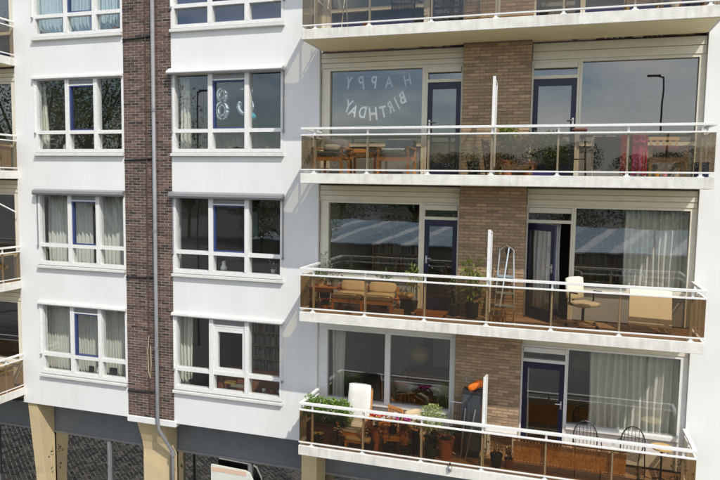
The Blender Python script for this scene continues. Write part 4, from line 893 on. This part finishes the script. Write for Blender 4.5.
# ------------------------------------------------------------------ balcony A (topmost)
f = FL['A']+.006
ra = thing('drying_rack', 'white wire drying rack at the left end of the topmost balcony', 'rack', (-4.42, -.75, f))
for x in (-.15, .18): MB().tube([(x, -.2, 0), (x-.05, .15, .85)], .010, 6).build('leg', wm, ra); MB().tube([(x, .2, 0), (x+.05, -.15, .85)], .010, 6).build('leg', wm, ra)
for y in (-.12, 0, .12): MB().tube([(-.2, y, .82), (.25, y, .82)], .006, 6).build('wire', wm, ra)
for i, (x, lb) in enumerate(((-3.1, 'dark metal garden chair on the topmost balcony, left of two'), (-2.25, 'dark metal garden chair on the topmost balcony, right of two'))):
    t = metal_armchair((x, -.6, f), R_(15-40*i), lb); t['group'] = 'chairs on the topmost balcony'
for i, (x, m_) in enumerate(((-3.75, terra), (-2.72, dark_pot), (-.45, dark_pot))):
    plant((x, -.85, f), ('low terracotta pot plant behind the topmost glass at left', 'low dark pot plant between the topmost chairs', 'low dark pot plant near the topmost right door')[i], .09, .14, m_, [(0, 0, .22, .12, .1, .10)], 40, green_d, .07, .03, seed=80+i)
armchair((1.22, -.5, f), .58, 'pale wood armchair at the right of the topmost balcony', wood_pale, None)
tag(MB().lathe([(.05, 0), (.05, .02), (.07, .10), (.15, .26), (.14, .26), (.06, .09)], (1.68, -.92, f), 18).build('flared_planter', white_pot), 'white flared planter behind the topmost rail at right', 'planter')
armchair((2.0, -.5, f), .5, 'red-brown wooden chair in the right corner of the topmost balcony', wood, None, back=.7)

# ------------------------------------------------------------------ left neighbour's balcony contents
f = FL['C']+.006
plant((-13.62, -.55, f), 'orange-red geranium on the neighbouring balcony at the left picture edge', .10, .62, dark_pot, [(0, 0, .80, .16, .16, .10)], 50, green_d, .06, .04, flowers=[(orangef, 40, .05)], seed=90, r2=.09)
ys = thing('privacy_screen', 'dark cloth with yellow leaves tied inside the neighbouring balcony end', 'screen', (-13.30, -.55, f)); B(-.01, .01, -.45, .45, .05, .66).build('cloth', pbr('dark_green_cloth', (.035, .035, .025), .9), ys)
lfm = MB(); rl = random.Random(8)
for _ in range(26): lfm.leaf(Vector((.014, rl.uniform(-.4, .3), rl.uniform(.12, .55))), Vector((0, rl.uniform(-1, 1), rl.uniform(-.3, 1))), Vector((1, 0, 0)), .13, .06)
lfm.build('leaf_print', pbr('yellow_leaf_print', (.55, .45, .18), .8), ys)
f = FL['B']+.006
wsr = thing('reed_screen', 'tan reed screen inside the neighbouring balcony end at upper left', 'screen', (-13.30, -.55, f)); 
rs = MB()
for i in range(24): rs.tube([(0, -.48+i*.04, .05), (0, -.48+i*.04, .70)], .017, 6)
rs.build('reeds', pbr('reed', (.50, .38, .18), .8, island=.25), wsr, kind='stuff'); MB().beam((.025, -.3, .1), (.025, .1, .62), .02, .03).build('brace', wood, wsr)
f = FL['D']+.006
pb = thing('storage_bench', 'tan storage bench on the neighbouring lowest balcony', 'bench', (-13.62, -.55, f)); B(-.25, .25, -.42, .42, 0, .55).build('bench_body', pbr('tan_plastic', (.52, .40, .22), .6), pb, bev=.02); B(-.27, .27, -.44, .44, .552, .60).build('lid', pbr('tan_plastic', (.52, .40, .22), .6), pb, bev=.015)
pr_ = MB().tube([(-13.25, -.02, S['C']+1.95), (-13.6, -1.05, S['C']+2.55)], .018, 6).build('awning_arm', white_paint); tag(pr_, 'thin white awning arm over the neighbouring balcony at the left edge', 'awning arm')
# board standing in for an unidentified pale shape at the shopfront
dbm = pbr('pale_cream_board', (.72, .73, .66), .6, var=.08)
db = thing('rounded_board', 'pale cream rounded board standing against the ground-floor glass', 'board', (-7.35, .48, .06))
pts = [(-.62, 0), (.62, 0), (.62, 1.2), (.55, 1.7), (.42, 1.95), (.30, 2.0), (-.62, 2.03)]
bb = MB(); n = len(pts); bb.add([(x, -.03, z) for x, z in pts]+[(x, .03, z) for x, z in pts], [tuple(range(n)), tuple(range(n, 2*n))[::-1]]+[(i, n+i, n+(i+1) % n, (i+1) % n) for i in range(n)])
bb.build('panel', dbm, db); B(-.60, .34, -.036, -.031, 1.88, 1.99).build('peach_band', pbr('peach', (.72, .52, .38), .6), db); B(-.62, .62, -.12, .12, 0, .05).build('foot', grey_metal, db)

# ------------------------------------------------------------------ what the panes mirror: street behind the camera
def tree(loc, h, cr, label, seed, group, lm, n=1500, lw=.34, low=False):
    rn = random.Random(seed); t = thing('tree', label, 'tree', loc, 0, group); tm = MB(); tops = []
    th = h*.42; bark = pbr('bark', (.10, .075, .055), .9, var=.3, bump=.4)
    tm.tube([(0, 0, 0), (rn.uniform(-.1, .1), rn.uniform(-.1, .1), th*.6), (rn.uniform(-.2, .2), rn.uniform(-.2, .2), th)], [h*.024, h*.019, h*.015], 9)
    for i in range(11):
        a = i*2.4+rn.uniform(-.4, .4); e = Vector((math.cos(a)*cr*rn.uniform(.35, .8), math.sin(a)*cr*rn.uniform(.35, .8), h*rn.uniform(.5, .92)))
        b = Vector((0, 0, th*rn.uniform(.65, 1))); tm.tube([b, (b+e)/2+Vector((0, 0, .3)), e], [h*.009, h*.006, h*.003], 6); tops.append(e)
    tm.build('trunk', bark, t); c = MB()
    for e in tops: c.foliage(e, (cr*.42, cr*.42, h*.13), n//12, lw, lw*.55, rnd=rn)
    c.foliage((0, 0, h*.78), (cr*.6, cr*.6, h*.2), n//10, lw, lw*.55, rnd=rn)
    if low: c.foliage((0, 0, h*.45), (cr*.95, cr*.95, h*.22), n//3, lw, lw*.55, rnd=rn)
    c.build('crown', lm, t); return t
tree_leaf = leafmat('street_tree_leaf', (.07, .11, .035), (.19, .24, .08))
for i, (x, y, h, cr) in enumerate(((-33, -24, 19, 6.5), (-25.5, -20, 17, 5.5), (-42, -30, 20, 7), (-20, -34, 11, 4))):
    tree((x, y, 0), h, cr, ('tall street tree across the road, mirrored in the left windows, middle one', 'street tree nearest the facade, mirrored in the left windows', 'farthest tall street tree mirrored in the left windows', 'smaller street tree beside the car park')[i], 100+i, 'street trees across the road', tree_leaf, 8000, .22)
park = []
ORD = ('first', 'second', 'third', 'fourth', 'fifth', 'sixth', 'seventh', 'eighth', 'ninth', 'tenth')
for i in range(10):
    lb = 'round park tree behind the blue-striped hall, %s from the left' % ORD[i]; p = (-56+i*11.5+random.uniform(-2, 2), -80+random.uniform(-4, 4), 0)
    if i < 3: park.append(tree(p, 14.5+i*.5-.5, 7.0, lb, 120+i, 'park trees behind the hall', tree_leaf, 22000, .30, low=True))
    else:
        c = copy_tree(park[i % 3]); c.location = p; c.rotation_euler = (0, 0, i*1.7); c.scale = (1, 1, random.uniform(.86, 1.04)); c['label'] = lb
def street_lamp(loc, label, flip):
    t = thing('street_lamp', label, 'street lamp', loc, 0, 'street lamps'); gm = pbr('dark_lamp_post', (.06, .065, .07), .5)
    MB().tube([(0, 0, 0), (0, 0, 1.2), (0, 0, 13.8)], [.09, .065, .036], 12).build('post', gm, t); MB().tube([(0, 0, 13.75), (flip*.4, 0, 13.85)], .035, 8).build('arm', gm, t)
    MB().rbox(flip*.4-.28, flip*.4+.28, -.12, .12, 13.80, 13.88, r=.03).build('lamp_head', gm, t)
street_lamp((3.95, -17.66, 0), 'tall dark street lamp mirrored in the upper right pane', -1); street_lamp((-18.8, -17.66, 0), 'tall dark street lamp mirrored in the balloon window', 1)
# hall with a blue and white striped shed roof
hall = thing('market_hall', 'long low hall with a blue and white striped roof, mirrored in the middle panes', 'building', (0, -60, 0))
B(-34, 34, -5.5, 5.5, 0, 2.6).build('hall_wall', pbr('hall_wall', (.20, .16, .12), .8, var=.4, vscale=.6), hall)
bluem = pbr('pale_blue_roof', (.34, .43, .50), .5, var=.25, vscale=.8); whm = pbr('white_roof', (.62, .66, .68), .5, var=.15, vscale=.8); midm = pbr('mid_blue_roof', (.24, .33, .41), .5, var=.25, vscale=.8)
for i in range(62):
    x = -34+i*1.1
    MB().add([(x, 6, 2.65), (x+1.07, 6, 2.65), (x+5.07, -5.5, 4.5), (x+4.0, -5.5, 4.5), (x, 6, 2.5), (x+1.07, 6, 2.5), (x+5.07, -5.5, 4.35), (x+4.0, -5.5, 4.35)], [(0, 1, 2, 3), (7, 6, 5, 4), (0, 4, 5, 1), (1, 5, 6, 2), (2, 6, 7, 3), (3, 7, 4, 0)]).build('roof_panel', (whm, bluem, midm, bluem, midm)[(i*3+i//7) % 5], hall)
def car(loc, rz, col, label):
    t = thing('parked_car', label, 'car', loc, rz, 'cars parked across the road'); cm_ = pbr('car_paint_%s' % label[:9], col, .25, .2); gl = pbr('car_glass', (.02, .025, .03), .1)
    prof = [(-2.1, .30), (-2.12, .62), (-1.95, .80), (-1.15, .92), (-.55, 1.38), (.75, 1.42), (1.55, 1.02), (2.05, .92), (2.12, .55), (2.05, .30)]
    MB().prism(prof, -.86, .86).build('body', cm_, t, bev=.05)
    for sx in (-1, 1): MB().prism([(-.98, .93), (-.50, 1.30), (.70, 1.34), (1.25, 1.02)], sx*.865-.006, sx*.865+.006).build('side_window', gl, t)
    MB().obox((0, -.87, 1.16), (1.5, .03, .58), Matrix.Rotation(R_(-52.5), 3, 'X')).build('windscreen', gl, t); MB().obox((0, 1.17, 1.24), (1.45, .03, .72), Matrix.Rotation(R_(63.4), 3, 'X')).build('rear_window', gl, t)
    for sx in (-1, 1):
        for y in (-1.3, 1.32):
            wo = MB().tube([(sx*.87-.1, y, .32), (sx*.87+.03, y, .32)], .32, 18).build('wheel', pbr('tyre', (.02, .02, .02), .8), t); MB().tube([(sx*.905, y, .32), (sx*.915, y, .32)], .19, 14).build('rim', steel, wo)
        B(sx*.62-.16, sx*.62+.16, -2.135, -2.10, .58, .72).build('headlight', whm, t); B(sx*.66-.13, sx*.66+.13, 2.10, 2.135, .62, .78).build('tail_light', pbr('red_lens', (.4, .02, .02), .3), t)
for i, (x, y, c, lb) in enumerate(((6.3, -50.5, (.42, .52, .62), 'silver-blue parked car mirrored behind the office chair'), (-1.5, -50.5, (.04, .04, .045), 'black parked car across the road near the hall middle'), (-7, -50.5, (.6, .6, .6), 'white parked car across the road left of the black one'), (10.5, -50.5, (.25, .05, .04), 'dark red parked car at the right end of the row'), (-13, -50, (.10, .12, .16), 'dark blue parked car mirrored in the middle left pane'))):
    car((x, y, 0), R_(8*(i % 3)-4+(90 if i == 4 else 0)), c, lb)

# ------------------------------------------------------------------ furniture inside the rooms
rc = random.Random(12); book_m = pbr('book_spine', (.3, .2, .15), .7, island=[(.35, .05, .04), (.06, .12, .22), (.5, .42, .25), (.08, .16, .08), (.55, .5, .45), (.1, .08, .07)])
def bookcase(loc, label, w_=1.2, h_=1.9, rz=0):
    t = thing('bookcase', label, 'bookcase', loc, rz, 'bookcases inside the flats')
    for x in (-w_/2, w_/2-.03): B(x, x+.03, -.15, .15, 0, h_).build('side_panel', wood_pale, t)
    B(-w_/2+.03, w_/2-.03, .13, .15, 0, h_).build('back_panel', wood_pale, t)
    for j in range(6):
        z = .06+j*(h_-.1)/5; B(-w_/2+.03, w_/2-.03, -.15, .13, z-.012, z+.012).build('shelf', wood_pale, t)
        if j == 5: continue
        x = -w_/2+.05; bk = MB()
        while x < w_/2-.09:
            d = rc.uniform(.02, .05); hh = rc.uniform(.18, .29); 
            if rc.random() > .18: bk.box(x, x+d-.002, -.11+rc.uniform(0, .04), .10, z+.013, z+.013+hh)
            x += d
        bk.build('book_row', book_m, t)
bookcase((-7.3, 2.2, FL['D']), 'bookcase in the room behind the white sash, lowest window right of pier')
bookcase((-9.0+.45, 3.2, FL['B']), 'bookcase at the back of the room with the number balloons', 1.0)
bookcase((.9, 3.0, FL['C']), 'bookcase behind the big pane beside the sheer curtain', 1.4)
bookcase((-11.6, 2.6, FL['B']), 'bookcase in the room whose window mirrors trees', 1.3)
bookcase((-4.1, 3.4, FL['C']), 'bookcase behind the pane mirroring the striped hall', 1.3)
for i, (x, y, k, lb) in enumerate(((-6.4, 1.5, 'D', 'floor lamp with pale shade, lowest window right of pier'), (-6.5, 1.8, 'C', 'floor lamp with pale shade in the dark room right of pier'), (.55, 1.8, 'D', 'floor lamp with pale shade left of the lowest drawn curtain'))):
    t = thing('floor_lamp', lb, 'lamp', (x, y, FL[k]), 0, 'floor lamps inside the flats'); MB().lathe([(.14, 0), (.14, .02), (.02, .03)], n=16).build('base', dark_metal, t); MB().tube([(0, 0, .02), (0, 0, 1.5)], .012, 8).build('stem', dark_metal, t)
    MB().lathe([(.20, 1.42), (.13, 1.70)], n=20, cap=False).build('lamp_shade', cloth('lamp_linen', (.75, .68, .52), .1, .4), t, smooth=True, solid=.004)
for i, (x, y, k, lb) in enumerate(((-7.1, 1.3, 'D', 'dark sofa back inside the lowest window right of pier'), (-7.2, 1.5, 'C', 'dark sofa back inside the second window up right of pier'))):
    t = thing('sofa', lb, 'sofa', (x, y, FL[k]), 0, 'sofas inside the flats'); sm_ = cloth('brown_sofa' if i else 'rust_sofa', ((.30, .12, .06), (.10, .09, .085))[i], .2, 0)
    MB().rbox(-.8, .8, -.38, -.18, .1, .82, r=.06).build('backrest', sm_, t, smooth=True); MB().rbox(-.8, .8, -.18, .4, .1, .44, r=.05).build('seat', sm_, t, smooth=True)
    for sx in (-1, 1): MB().rbox(sx*.88-.08, sx*.88+.08, -.38, .42, .1, .62, r=.04).build('armrest', sm_, t, smooth=True)
